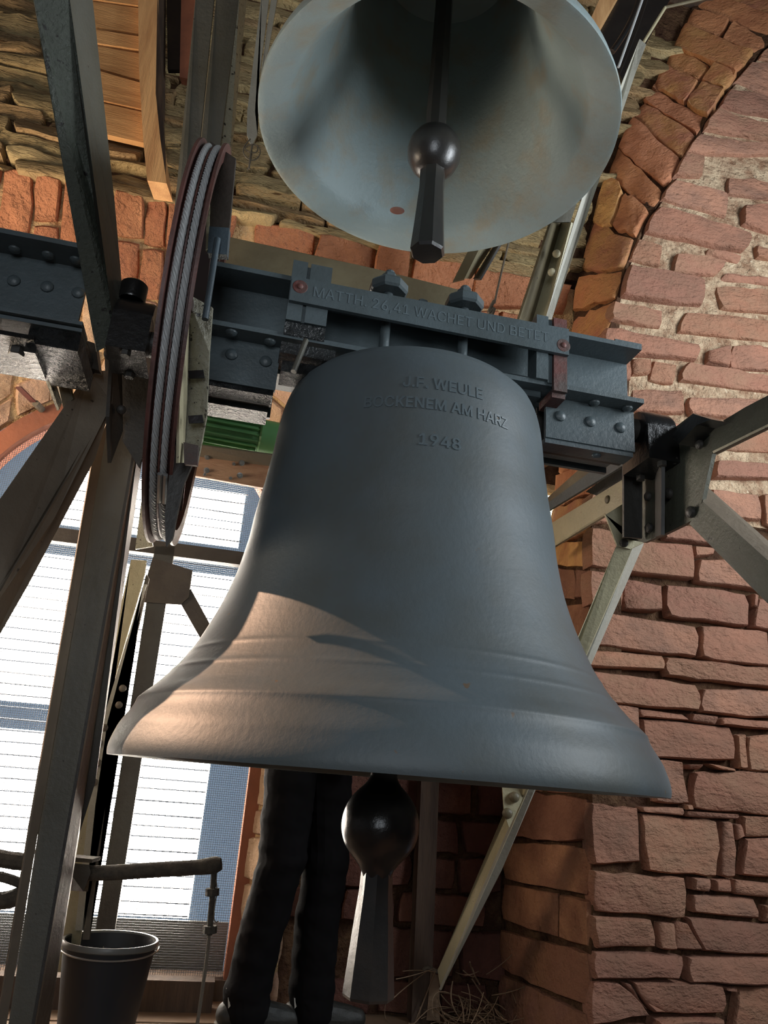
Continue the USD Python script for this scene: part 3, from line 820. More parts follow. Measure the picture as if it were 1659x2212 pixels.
cl = thing('clapper', 'dark forged clapper with round ball and faceted tail below the lower bell', 'clapper', loc=S(-0.01, -0.01, 0.39))
c = S(-0.008, -0.01, 0)
bpr = spline([(0.034, 0.632), (0.037, 0.645), (0.052, 0.666), (0.078, 0.696), (0.092, 0.738), (0.084, 0.785), (0.060, 0.820), (0.038, 0.843), (0.032, 0.865)], 34)
part('ball', lathe([(0, 0.632)] + [tuple(x) for x in bpr] + [(0, 0.865)], c, 56), MT['iron_dark'], cl, smooth=60)
part('tail', lathe([(0, 0.39), (0.056, 0.39), (0.058, 0.396), (0.047, 0.52), (0.039, 0.60), (0.036, 0.66), (0, 0.66)], c, 8, phase=0.02), MT['iron'], cl, smooth=20)
part('shaft', lathe([(0, 0.83), (0.031, 0.83), (0.030, 0.86), (0.027, 1.2), (0.024, 1.76), (0, 1.76)], c, 8, phase=0.02), MT['iron'], cl, smooth=20)
part('eye', lathe([(0, 1.74), (0.04, 1.745), (0.045, 1.78), (0.04, 1.835), (0, 1.84)], c, 20), MT['iron_dark'], cl)

# ------------------------------------------------------------------ the upper bell
C1 = np.array([0.069, 1.861, 0]); UZ = 2.735
ub = thing('church_bell', 'pale blue-grey bell seen from below into its open mouth at the top', 'bell', loc=C1 + Z * UZ)
RU = 0.55
out1 = [(RU * p[1] / 0.65, p[0] * 0.86) for p in PROFILE]
inn1 = [(0.0, 0.82), (0.16, 0.815), (0.23, 0.78), (0.265, 0.66), (0.285, 0.5), (0.315, 0.36), (0.36, 0.24), (0.405, 0.15), (0.437, 0.085), (0.452, 0.055), (0.466, 0.036), (0.49, 0.022), (0.53, 0.004), (0.543, 0.0)]
inn1 = [(x, y) for x, y in inn1]
part('bell_body', lathe(inn1 + out1, C1 + Z * UZ, 128), MT['bell_in'], ub, smooth=40)
sp = on_z(858, 455, UZ + 0.014)
rr = np.hypot(*(sp - C1)[:2]); tt = math.atan2((sp - C1)[1], (sp - C1)[0])
ov = lathe([(0, 0.004), (0.02, 0.004), (0.026, 0.0), (0.02, -0.004), (0, -0.004)], np.zeros(3), 20)
q = np.asarray(ov.vertices) * [1.0, 0.75, 0.8]; ov.vertices = q + sp
part('strike_mark', ov, MT['nail_rust'], ub, label='rust brown strike mark on the lip')
uc = thing('clapper', 'grey brown iron clapper with ball and eight-sided tail in the upper bell mouth', 'clapper', loc=C1 + Z * 2.27)
c = C1 + np.array([-0.003, 0, 0])
part('ball', lathe([(0, -0.086), (0.03, -0.081), (0.05, -0.07), (0.068, -0.05), (0.08, -0.022), (0.083, 0.004), (0.078, 0.032), (0.062, 0.06), (0.042, 0.078), (0.03, 0.086), (0, 0.088)], c + Z * 2.675, 40), MT['iron'], uc, smooth=60)
part('tail', lathe([(0, 2.30), (0.046, 2.30), (0.052, 2.308), (0.044, 2.43), (0.038, 2.54), (0.040, 2.615), (0, 2.62)], c, 8, phase=0.2), MT['iron'], uc, smooth=20)
part('shaft', lathe([(0, 2.75), (0.030, 2.75), (0.033, 2.80), (0.030, 3.1), (0.028, 3.55), (0, 3.55)], c, 8, phase=0.2), MT['iron'], uc, smooth=20)

# steel yoke that carries the upper bell (hidden behind it from here)
uy = thing('headstock', 'grey steel beam carrying the upper bell above its crown', 'headstock')
part('beam', hexa([C1 + U * a + V * b + Z * z for b in (-.1, .1) for a, z in ((-.5, 3.70), (.46, 3.70), (.46, 3.86), (-.5, 3.86))]), MT['head'], uy, smooth=False)
for a in (-.1, .1):
    for b in (-.06, .06):
        part('hanger_bolt', rod(C1 + U * a + V * b + Z * 3.62, C1 + U * a + V * b + Z * 3.92, .014), MT['head'], uy)

# ------------------------------------------------------------------ the headstock of the lower bell
hs = thing('headstock', 'blue-grey riveted steel headstock with engraved name bar carrying the lower bell', 'headstock', loc=S(0, 0, 1.9))
AXZ = 1.91
part('web', [sbx(-.645, .645, -.062, -.05, 1.93, 2.10), sbx(-.645, .645, .05, .062, 1.93, 2.10)], MT['head'], hs, smooth=False)
part('top_flange', [sbx(-.645, .56, -.15, -.055, 2.094, 2.108), sbx(.56, .645, -.15, -.055, 2.094, 2.114), sbx(-.645, .645, .055, .15, 2.094, 2.108)], MT['head'], hs, smooth=False)
part('fillet', [prism([(0, 0), (0.022, 0), (0.014, 0.004), (0.004, 0.014), (0, 0.022)], S(s0, -.062, 2.0945), S(s1, -.062, 2.0945), up=-V) for s0, s1 in ((-.645, .645),)], MT['head'], hs)
part('bottom_flange', [sbx(-.645, .645, -.15, -.05, 1.918, 1.932), sbx(-.645, .645, .05, .15, 1.918, 1.932)], MT['head'], hs, smooth=False)
for s0, s1 in ((-.645, -.392), (.37, .645)):
    part('side_plate', [sbx(s0, s1, -.092, -.078, 1.79, 1.918), sbx(s0, s1, .078, .092, 1.79, 1.918)], MT['head'], hs, smooth=False)
    fm_ = MT['head_gloss'] if s0 < 0 else MT['head']
    part('foot_plate', sbx(s0, s1 - .004, -.088, -.03, 1.775, 1.79), fm_, hs, smooth=False)
    part('foot_plate', sbx(s0, s1 - .01, *((0.0, .085, 1.768, 1.785) if s0 < 0 else (-.01, .06, 1.80, 1.815))), fm_, hs, smooth=False)
    part('inner_packing', sbx(s0 + .004, s1 - .004, -.02, -.008, 1.78, 1.92), MT['dark_steel'], hs, smooth=False)
down = -Z
for px, py in ((500, 717), (583, 737), (1211, 853), (1284, 869), (1355, 881)):
    p = on_z(px, py, 1.918)
    part('rivet', dome_rivet(p, down, 0.016), MT['head'], hs)
for px, py in ((500, 766), (574, 781), (1210, 899), (1275, 911), (1340, 924)):
    p = onplane(px, py, float((C0 - V * .092) @ V))
    part('rivet', dome_rivet(p, -V, 0.017), MT['head'], hs)
part('rivet', dome_rivet(S(.54, -.06, 1.775), down, .014), MT['head'], hs)
# the engraved bar
bar0, bar1 = (-.39, 2.012, 2.093), (.402, 2.012, 2.097)
nb = part('name_bar', hexa([S(-.39, -.176, 2.016), S(.402, -.176, 2.012), S(.402, -.176, 2.097), S(-.39, -.176, 2.09), S(-.39, -.164, 2.016), S(.402, -.164, 2.012), S(.402, -.164, 2.097), S(-.39, -.164, 2.09)]), MT['head'], hs, smooth=False)
m = meshkit.text_mesh('MATTH. 26,41 WACHET UND BETET', 0.031, 0.0015, bold=False)
q = np.asarray(m.vertices); wd = q[:, 0].max()
q = q.copy(); q[:, 0] *= 0.672 / wd
m.vertices = np.array([S(-.332 + x, -.1755 - z_, 2.040 + y) for x, y, z_ in q])
part('engraved_text', m, MT['letters'], hs, smooth=False, label='lettering MATTH. 26,41 WACHET UND BETET')
for sx, zz_ in ((-.366, 2.062), (.385, 2.04)):
    part('rust_patch', lathe([(0, 0), (.021, 0), (.019, .0016), (0, .0018)], S(sx, -.1755, zz_), 18, axis=-V), MT['rusty'], hs, label='reddish primer patch round the rivet')
    part('rivet', dome_rivet(S(sx, -.177, zz_), -V, 0.0085), MT['nail_rust'], hs)
# clamps that hold the bar ends
part('clamp_strap', [sbx(-.392, -.352, -.163, -.15, 1.965, 2.152), sbx(-.343, -.285, -.163, -.15, 1.965, 2.15), sbx(-.352, -.343, -.158, -.15, 1.965, 2.14)], MT['head'], hs, smooth=False)
part('clamp_foot', [sbx(-.392, -.285, -.158, -.10, 1.925, 1.962), sbx(-.395, -.25, -.15, -.06, 1.872, 1.905), sbx(-.385, -.255, -.13, -.05, 1.83, 1.862)], MT['head_gloss'], hs, smooth=False)
part('wedge_rod', rod(at(661, 735, 1.735), at(634, 803, 1.71), 0.0075), MT['grey_steel'], hs)
part('clamp_strap', [sbx(.362, .402, -.163, -.15, 1.90, 2.135), sbx(.362, .402, -.15, -.06, 1.885, 1.91)], MT['rusty'], hs, smooth=False, label='strap with reddish primer')
part('clamp_block', [sbx(.31, .345, -.162, -.10, 1.93, 2.135), sbx(.347, .36, -.155, -.10, 1.925, 2.13), sbx(.25, .345, -.11, -.07, 1.90, 1.96)], MT['head'], hs, smooth=False)
# hanger bolts with eight-sided washers
for sx in (-.118, .106):
    for vv_ in (-.118, .118):
        part('hanger_bolt', rod(S(sx, vv_, 1.87), S(sx, vv_, 2.16), .0145, 16), MT['head'], hs)
        part('washer', lathe([(0, 0), (.050, 0), (.056, .006), (.056, .026), (.050, .034), (0, .034)], S(sx, vv_, 2.132), 8, phase=AZ + math.pi / 8), MT['head'], hs, smooth=20)
        part('nut', hex_nut(S(sx, vv_, 2.166), Z, .0225, .032, .0135, .012), MT['head'], hs, smooth=25)
part('bearing_plate', sbx(-.062, .09, -.09, .1, 2.108, 2.14), MT['head'], hs, smooth=False)
part('nut', hex_nut(S(-.005, -.06, 2.14), Z, .022, .03, .011, .008), MT['head'], hs, smooth=25)
# stub axles
part('axle', rod(S(-.82, 0, AXZ), S(-.64, 0, AXZ), .035, 24), MT['dark_steel'], hs)
part('axle', rod(S(.64, 0, AXZ), S(.80, 0, AXZ), .035, 24), MT['dark_steel'], hs)
part('crown_plate', lathe([(0, 0), (.16, 0), (.16, .016), (0, .016)], S(0, 0, 1.903), 40), MT['head'], hs)

# bearings
for nm, s0, lab in (('bearing', -.835, 'black bearing block with oil cap at the left end of the headstock'), ('bearing', .70, 'black bearing block at the right end of the headstock')):
    b = thing(nm, lab, 'bearing', loc=S(s0, 0, AXZ))
    dz = 0 if s0 < 0 else -.055
    part('housing', [sbx(s0, s0 + .10, -.075, .075, 1.845 + dz, 1.955 + dz), lathe([(0, 0), (.066, 0), (.07, .01), (.07, .09), (.066, .10), (0, .10)], S(s0, 0, 1.955 + dz), 28, axis=U)], MT['iron_dark'], b)
    if s0 < 0:
        part('cap', lathe([(0, 0), (.034, 0), (.036, .006), (.036, .05), (.03, .056), (0, .056)], S(s0 + .03, -.02, 2.02), 20), MT['iron_dark'], b)
    for dv in (-.06, .06):
        part('bolt', hex_nut(S(s0 + .05, dv, 1.845 + dz), -Z, .014, .014), MT['dark_steel'], b)

# ------------------------------------------------------------------ rope wheel
WS, WZ, WR = -.628, 1.912, 0.532
wh = thing('rope_wheel', 'narrow red-brown rope wheel seen edge-on with two steel cables in its groove', 'wheel', loc=S(WS, 0, WZ))


def ringU(prof, smooth_n=120):           # lathe about the headstock axis; prof [(r, along U)] closed loop
    a = np.arange(smooth_n) * 2 * np.pi / smooth_n
    pr = prof + [prof[0]]
    v, f = [], []
    k = len(prof)
    for r, h_ in prof:
        v.append(S(WS + h_, 0, WZ) + r * (np.cos(a)[:, None] * V + np.sin(a)[:, None] * Z))
    v = np.vstack(v)
    n = smooth_n
    for q in range(k):
        q2 = (q + 1) % k
        for i in range(n):
            j = (i + 1) % n
            f += [[q * n + i, q * n + j, q2 * n + j], [q * n + i, q2 * n + j, q2 * n + i]]
    m = tm(v, f)
    if m.volume < 0:
        m.invert()
    return m


part('rim', ringU([(WR, -.033), (WR, -.026), (WR - .028, -.022), (WR - .03, -.004), (WR - .016, -.002), (WR - .016, .002), (WR - .03, .004), (WR - .028, .022), (WR, .026), (WR, .033), (WR - .042, .03), (WR - .042, -.03)]), MT['wheel'], wh, smooth=30)
for k_, off in enumerate((-.011, .011)):
    strands = []
    for sidx in range(6):
        t = np.linspace(0, 2 * np.pi, 800)
        ph = t * 48 + sidx * 2 * np.pi / 6
        rr_ = WR - .016 + .0052 * np.cos(ph); hh = off + .0052 * np.sin(ph)
        pts = S(WS, 0, WZ) + U * hh[:, None] + rr_[:, None] * (np.cos(t)[:, None] * V + np.sin(t)[:, None] * Z)
        strands.append(tube(pts, .0029, 5))
    part('cable', strands, MT['cable'], wh, label='twisted steel cable', smooth=50)
for k_ in range(6):
    t = k_ * math.pi / 3 + .25
    d = math.cos(t) * V + math.sin(t) * Z
    part('spoke', bar(S(WS, 0, WZ) + d * .05, S(WS, 0, WZ) + d * (WR - .05), .02, .045, up=U), MT['wheel_dark'], wh, smooth=False)
part('web', ringU([(WR - .05, -.022), (WR - .05, -.017), (.07, -.017), (.07, -.022)]), MT['dark_steel'], wh, smooth=30)
part('hub', rod(S(WS - .04, 0, WZ), S(WS + .04, 0, WZ), .075, 28), MT['wheel_dark'], wh)
cp = S(WS + .004, 0, WZ) + (WR + .004) * (-math.cos(1.15) * V - math.sin(1.15) * Z)
part('cable_clamp', [tube(S(WS + o, 0, WZ) + (WR + .002) * np.array([-math.cos(x) * V - math.sin(x) * Z for x in np.linspace(1.05, 1.22, 6)]), .006) for o in (.006, .018)], MT['bolt'], wh)

# steel arm of the wheel, brace rod, pale plate
wa = thing('wheel_bracket', 'dark brown flat steel arm with a rod beside the top of the rope wheel', 'bracket')
part('arm', px_plate([(454, 305), (509, 342), (495, 494), (490, 547), (449, 543), (456, 420)], 1.50, 0.012), MT['arm_brown'], wa, smooth=False)
part('end_block', px_plate([(452, 489), (495, 492), (490, 550), (448, 546)], 1.475, .02), MT['blue_steel'], wa, smooth=False)
part('brace_rod', rod(at(470, 516, 1.46), at(443, 690, 1.46), .0072, 14), MT['blue_steel'], wa)
part('edge_strip', px_plate([(449, 378), (456, 376), (450, 536), (444, 540)], 1.498, .008), MT['cream'], wa, smooth=False)
wp = thing('wheel_angle', 'glossy spotted cream steel angle with dark holes to the right of the rope wheel', 'steel angle')
part('flange', px_plate([(401, 632), (459, 664), (452, 760), (446, 900), (426, 1003), (400, 990), (404, 860), (408, 700)], [1.50, 1.51, 1.515, 1.54, 1.57, 1.57, 1.535, 1.51], .008), MT['spotted'], wp, smooth=False)
part('leg', px_plate([(394, 640), (402, 632), (409, 700), (404, 860), (398, 1000), (386, 1000), (388, 860), (393, 700)], [1.47, 1.50, 1.51, 1.535, 1.57, 1.54, 1.50, 1.48], .006), MT['cream'], wp, smooth=False)
for x, y, w_ in ((424, 808, 18), (423, 905, 17)):
    part('bolt_hole', px_plate([(x - w_, y - 7), (x + w_ - 3, y - 9), (x + w_, y + 8), (x - w_ + 2, y + 9)], 1.51 if y < 850 else 1.525, .003), MT['iron_dark'], wp, smooth=False)
part('rusty_end', px_plate([(396, 955), (428, 962), (426, 1005), (398, 1002)], 1.545, .01), MT['rusty'], wp, smooth=False)
part('back_leg', px_plate([(404, 660), (416, 1000), (396, 1046), (372, 1162), (358, 1180), (356, 1110), (384, 860)], 1.60, .01), MT['dark_steel'], wp, smooth=False)


# ------------------------------------------------------------------ bell frame: left side
def s_plate(pix, s, t):                    # plate whose corners lie on frame plane(s) s
    ss = s if np.ndim(s) else [s] * len(pix)
    c = [on_s(p[0], p[1], k) for p, k in zip(pix, ss)]
    return plate(c, t)


def px_rivet(px, py, Y, r, nrm=None):
    p = at(px, py, Y)
    return dome_rivet(p, CAMP - p if nrm is None else nrm, r)


fl = thing('bell_frame', 'dark riveted steel post and slanting braces of the bell frame at the left edge', 'bell frame')
# upright post: channel, lighter left flank, dark face, brown right flank
part('post_flank', px_plate([(201, 985), (236, 900), (82, 1800), (14, 2212), (-14, 2260), (61, 1800)], [2.195, 2.212, 2.212, 2.212, 2.195, 2.195], .008), MT['brown_steel'], fl, smooth=False)
part('post', px_plate([(236, 868), (312, 868), (147, 1800), (70, 2240), (14, 2240), (82, 1800)], [2.22, 2.22, 2.22, 2.22, 2.22, 2.22], .012), MT['grey_steel'], fl, smooth=False, label='dark grey face of the post')
part('post_flank', px_plate([(311, 868), (325, 872), (206, 1690), (172, 1800), (102, 2240), (70, 2240), (147, 1800)], [2.22, 2.34, 2.34, 2.34, 2.34, 2.22, 2.22], .008), MT['dark_steel'], fl, smooth=False)
# long brace down to the left
part('brace', px_plate([(192, 802), (246, 800), (243, 870), (117, 1120), (7, 1282), (-60, 1380), (-60, 1165), (29, 1040)], [2.0, 2.02, 2.02, 1.9, 1.8, 1.74, 1.74, 1.84], .012), MT['brown_steel'], fl, smooth=False)
part('brace_flange', px_plate([(243, 868), (205, 992), (60, 1265), (-60, 1475), (-60, 1380), (7, 1282), (117, 1120)], [2.03, 2.02, 1.9, 1.82, 1.74, 1.80, 1.90], .008), MT['brown_steel'], fl, smooth=False)
# brace rising to the upper left
part('brace', px_plate([(68, -30), (146, -30), (221, 500), (240, 649), (250, 738), (209, 760), (174, 560)], [1.30, 1.33, 1.66, 1.73, 1.78, 1.78, 1.68], .012), MT['green_steel'], fl, smooth=False, label='green grey upper brace with rust spots')
part('brace_flange', px_plate([(147, -30), (197, -30), (248, 439), (262, 600), (270, 650), (262, 720), (250, 738), (221, 500)], [1.33, 1.42, 1.70, 1.80, 1.82, 1.82, 1.78, 1.66], .008), MT['grey_steel'], fl, smooth=False)
# joint plates and bolts where the three meet
part('gusset_plate', px_plate([(222, 690), (268, 660), (335, 668), (345, 860), (300, 1010), (232, 900)], 2.12, .012), MT['dark_steel'], fl, smooth=False)
part('angle_cleat', px_plate([(246, 730), (262, 728), (266, 930), (240, 1000), (236, 900)], [1.98, 2.1, 2.1, 2.08, 1.98], .01), MT['dark_steel'], fl, smooth=False)
for x, y, Y, r in ((236, 698, 1.80, .016), (240, 745, 1.80, .017), (237, 765, 1.82, .016), (285, 722, 2.09, .016), (262, 885, 2.05, .014), (240, 718, 1.79, .014), (290, 790, 2.09, .015)):
    part('bolt', px_rivet(x, y, Y, r), MT['dark_steel'], fl)

fm = thing('frame_upright', 'double steel angle upright rising behind the rope wheel to the top of the picture', 'steel upright')
part('angle', px_plate([(424, -20), (464, -20), (432, 300), (398, 600), (376, 860), (352, 860), (362, 600)], [2.10, 2.10, 2.20, 2.28, 2.34, 2.34, 2.28], .01), MT['grey_steel'], fm, smooth=False)
part('angle', px_plate([(469, -20), (518, -20), (476, 310), (444, 600), (408, 860), (376, 860), (398, 600), (432, 300)], [2.14, 2.14, 2.24, 2.32, 2.37, 2.37, 2.32, 2.24], .01), MT['grey_steel'], fm, smooth=False)
part('spotted_flange', px_plate([(518, -20), (535, -20), (501, 330), (492, 420), (470, 330), (476, 306)], [2.14, 2.22, 2.30, 2.32, 2.27, 2.24], .008), MT['spotted'], fm, smooth=False, label='cream flange dotted with black flaws')

fr2 = thing('steel_strap', 'thin pale steel strap hanging left of the upper bell with wire tied round its end', 'steel strap')
part('strap', px_plate([(566, -20), (583, -20), (551, 240), (556, 290), (543, 318), (533, 290), (534, 240)], 2.05, .006), MT['white_steel'], fr2, smooth=False)
part('strap', px_plate([(588, -20), (602, -20), (555, 250), (549, 310), (545, 318), (552, 240)], 2.07, .006), MT['white_steel'], fr2, smooth=False)
pts = [at(x, y, 2.04) for x, y in ((541, 300), (526, 322), (528, 335), (548, 346), (560, 336), (561, 322), (548, 312), (530, 320), (546, 330), (556, 318))]
part('tie_wire', tube(spline(pts, 60), .0022), MT['rope'], fr2, label='twisted tie wire')
part('tie_wire', tube(spline([at(x, y, 2.04) for x, y in ((546, 312), (541, 335), (538, 365))], 20), .003), MT['rope'], fr2)
part('tie_wire', tube(spline([at(x, y, 2.05) for x, y in ((542, 312), (543, 340), (534, 367))], 20), .0022), MT['rope'], fr2)

# post behind the left column, sunlit
fp = thing('angle_post', 'slender cream steel angle post standing between the left column and the window', 'steel post')
part('flange', px_plate([(283, 1209), (316, 1211), (312, 1240), (222, 1560), (190, 1900), (164, 2100), (120, 2100), (205, 1560)], 2.80, .01), MT['cream'], fp, smooth=False)
part('edge', px_plate([(310, 1262), (316, 1262), (232, 1560), (206, 1740), (178, 2010), (162, 2010), (192, 1740), (222, 1556)], 2.79, .012), MT['white_steel'], fp, smooth=False)
part('leg', px_plate([(316, 1240), (322, 1250), (252, 1570), (228, 1740), (192, 2030), (178, 2030), (206, 1740), (232, 1560)], 2.81, .008), MT['brown_steel'], fp, smooth=False)
for x, y in ((265, 1487), (257, 1523), (226, 1572), (214, 1605), (212, 1648), (204, 1690)):
    part('rivet', px_rivet(x, y, 2.79, .013), MT['brown_steel'], fp)
part('speckled_web', px_plate([(305, 1085), (318, 1050), (330, 1180), (292, 1186)], 2.82, .01), MT['spotted'], fp, smooth=False)

# ------------------------------------------------------------------ neighbouring headstock at the left edge
nh = thing('headstock', 'blue-grey riveted end of the next bell\'s headstock at the left picture edge', 'headstock', loc=S(-1.2, 0, 1.9))
part('web', sbx(-1.62, -.915, -.062, -.05, 1.87, 2.075), MT['head'], nh, smooth=False)
part('top_flange', sbx(-1.62, -.915, -.15, -.055, 2.066, 2.08), MT['head'], nh, smooth=False)
part('bottom_flange', [sbx(-1.62, -.885, -.135, -.05, 1.856, 1.866), sbx(-1.62, -.885, -.125, -.05, 1.842, 1.852)], MT['head'], nh, smooth=False)
part('under_plate', [sbx(-1.62, -.99, -.12, .10, 1.80, 1.812), sbx(-.985, -.885, -.12, .10, 1.79, 1.84)], MT['head_gloss'], nh, smooth=False)
part('under_lug', [sbx(-1.012, -.985, -.10, .04, 1.775, 1.842)], MT['head_gloss'], nh, smooth=False)
for px, py in ((32, 538), (104, 550), (164, 561)):
    part('rivet', dome_rivet(on_z(px, py, 2.066), down, .016), MT['head'], nh)
for px, py in ((30, 607), (102, 620), (169, 633)):
    part('rivet', dome_rivet(onplane(px, py, float((C0 - V * .062) @ V)), -V, .017), MT['head'], nh)
part('bolt', hex_nut(S(-1.04, -.06, 1.80), down, .02, .02), MT['dark_steel'], nh)
nr = thing('bearing_roller', 'glossy black rounded bearing housing under the neighbouring headstock', 'bearing housing')
part('housing', rod(at(150, 710, 1.84), at(182, 800, 1.98), .034, 24), MT['head_gloss'], nr)
part('side', px_plate([(186, 735), (206, 742), (214, 800), (196, 795)], 1.95, .03), MT['dark_steel'], nr, smooth=False)
ns = thing('short_strut', 'short thin cream steel angle slanting down from the neighbouring headstock', 'strut')
part('web', px_plate([(100, 706), (128, 712), (135, 790), (158, 862), (136, 880), (104, 760)], [1.84, 1.84, 1.88, 1.95, 1.95, 1.88], .008), MT['olive'], ns, smooth=False)
part('flange', px_plate([(80, 748), (98, 758), (134, 870), (128, 886), (84, 770)], [1.82, 1.86, 1.94, 1.94, 1.84], .008), MT['spotted'], ns, smooth=False)
part('head_plate', px_plate([(98, 690), (112, 694), (96, 758), (80, 752), (82, 735)], [1.82, 1.86, 1.86, 1.82, 1.82], .01), MT['blue_steel'], ns, smooth=False)
part('bolt', px_rivet(136, 808, 1.88, .017), MT['iron_dark'], ns)

# bracket on the soffit above the window arch
wb = thing('wall_bracket', 'small rusty iron bracket sticking out of the pale stones above the window arch', 'bracket')
pp = onplane(72, 868, 3.42); pq = pp - V * .09 - U * .05 + Z * .02
part('strip', bar(pp, pq, .03, .006), MT['rusty'], wb, smooth=False)
part('stub', rod(pp + V * .05 + U * .03 - Z * .01, pp + U * .01 - Z * .005, .016, 12), MT['pale'] if 'pale' in MT else MT['rope'], wb)

# ------------------------------------------------------------------ bell frame: right side
fR = thing('bell_frame', 'dark riveted gusset plate with slanting steel arms at the right of the bell', 'bell frame')
s0 = .80
part('gusset_plate', s_plate([(1426, 948), (1497, 893), (1538, 907), (1539, 978), (1516, 1082), (1507, 1116), (1484, 1130), (1428, 1157), (1390, 1172), (1352, 1160), (1348, 1010)], s0, .012), MT['frame_grey'], fR, smooth=False)
part('upper_arm', s_plate([(1530, 928), (1609, 880), (2000, 676), (2000, 757), (1541, 980)], s0 - .004, .012), MT['frame_grey'], fR, smooth=False)
part('upper_arm_lip', s_plate([(1541, 979), (2000, 756), (2000, 761), (1543, 986)], [s0 - .005, s0 - .005, s0 + .05, s0 + .05], .006), MT['cream'], fR, smooth=False)
part('lower_arm', s_plate([(1518, 1083), (2000, 1520), (2000, 1650), (1489, 1132)], s0 - .004, .012), MT['frame_grey'], fR, smooth=False)
part('lower_arm_flange', s_plate([(1526, 1050), (2000, 1470), (2000, 1520), (1518, 1083)], [s0 + .055, s0 + .055, s0 - .004, s0 - .004], .008), MT['brown_steel'], fR, smooth=False)
part('cleat', s_plate([(1348, 985), (1388, 1000), (1387, 1163), (1348, 1160)], [s0 - .075, s0 - .01, s0 - .01, s0 - .075], .01), MT['dark_steel'], fR, smooth=False)
part('cleat', s_plate([(1415, 990), (1429, 985), (1428, 1155), (1415, 1160)], [s0 - .01, s0 - .05, s0 - .05, s0 - .01], .01), MT['dark_steel'], fR, smooth=False)
part('top_block', s_plate([(1366, 905), (1400, 898), (1432, 930), (1432, 990), (1370, 985)], s0 - .05, .06), MT['iron_dark'], fR, smooth=False)
part('top_block', s_plate([(1448, 940), (1497, 894), (1537, 906), (1505, 918), (1465, 960)], s0 - .06, .06), MT['iron_dark'], fR, smooth=False)
for x, y, r in ((1399, 1072, .015), (1401, 1140, .016), (1443, 1066, .017), (1491, 1106, .017), (1455, 993, .015), (1452, 962, .014), (1510, 960, .014), (1480, 1020, .0)):
    if r:
        p = on_s(x, y, s0 - .012)
        part('bolt', dome_rivet(p, -U, r), MT['dark_steel'], fR)
rb = thing('cross_beam_blue', 'blue-grey steel angle running away from the right end of the headstock', 'steel beam')
part('web', s_plate([(1301, 969), (1345, 975), (1312, 992), (1178, 1092), (1178, 1079)], s0 - .03, .008), MT['olive'], rb, smooth=False)
part('flange', s_plate([(1345, 975), (1345, 1006), (1178, 1107), (1178, 1090), (1312, 992)], s0 - .035, .01), MT['blue_steel'], rb, smooth=False)
part('bearing_shelf', s_plate([(1265, 1062), (1345, 1006), (1350, 1040), (1300, 1075)], s0 + .03, .01), MT['dark_steel'], rb, smooth=False)
rc = thing('cross_beam_cream', 'cream steel beam running away below the blue one toward the embrasure', 'steel beam')
part('web', s_plate([(1348, 1034), (1348, 1088), (1178, 1192), (1178, 1138)], s0, .01), MT['cream'], rc, smooth=False)
part('flange', s_plate([(1348, 1088), (1178, 1192), (1178, 1196), (1348, 1093)], [s0, s0, s0 + .05, s0 + .05], .006), MT['cream'], rc, smooth=False)
part('splice_plate', s_plate([(1306, 1062), (1348, 1036), (1348, 1090), (1308, 1112)], s0 - .011, .01), MT['cream'], rc, smooth=False)
part('bolt', dome_rivet(on_s(1313, 1079, s0 - .011), -U, .015), MT['olive'], rc)
rs = thing('long_strut', 'long pale steel strut slanting from the right gusset behind the bell to the floor', 'strut')
p0, p1 = at(1362, 1182, 2.34), at(948, 2120, 3.28)
def strut_pt(t, off_px, ):
    return None
tops = [(1332, 1177), (1366, 1185), (1391, 1174)]
mids = [(1086, 1756), (1110, 1770), (1134, 1762)]
bots = [(945, 2096), (952, 2140), (962, 2120)]
Yt, Yb = 2.34, 3.28
part('left_flange', px_plate([tops[0], tops[1], (1258, 1434), (1104, 1789), (1034, 1947), bots[1], bots[0], (1244, 1386)], [2.34, 2.34, 2.54, 2.86, 3.04, 3.28, 3.28, 2.5][:8], .01), MT['cream'], rs, smooth=False)
part('right_flange', px_plate([tops[1], tops[2], (1275, 1440), (1152, 1718), (1084, 1879), bots[2], bots[1], (1034, 1947), (1104, 1789), (1258, 1434)], [2.34, 2.41, 2.61, 2.87, 3.04, 3.34, 3.28, 3.04, 2.86, 2.54], .008), MT['white_steel'], rs, smooth=False)
part('head_plate', px_plate([(1308, 1112), (1346, 1088), (1350, 1163), (1391, 1172), (1362, 1186), (1334, 1180)], 2.335, .01), MT['cream'], rs, smooth=False)
part('mid_plate', px_plate([(1085, 1700), (1134, 1700), (1128, 1728), (1100, 1788), (1089, 1758)], 2.80, .01), MT['cream'], rs, smooth=False)
for x, y in ((1111, 1722), (1096, 1757)):
    part('rivet', px_rivet(x, y, 2.79, .018), MT['olive'], rs)
part('rivet', px_rivet(1348, 1173, 2.33, .014), MT['dark_steel'], rs)
pf = thing('foot_post', 'short worn wooden post under the lower end of the long strut', 'post')
fp0 = on_z(930, 2200, 0.0)
part('post', hexa([at(x, y, Y) for Y in (3.33, 3.42) for x, y in ((921, 2204), (950, 2206), (949, 2108), (930, 2100))]), MT['sill_wood'], pf, smooth=False)
part('tie', tube(spline([at(x, y, 3.31) for x, y in ((915, 2096), (930, 2092), (944, 2098), (950, 2094))], 20), .008), MT['rope'], pf)

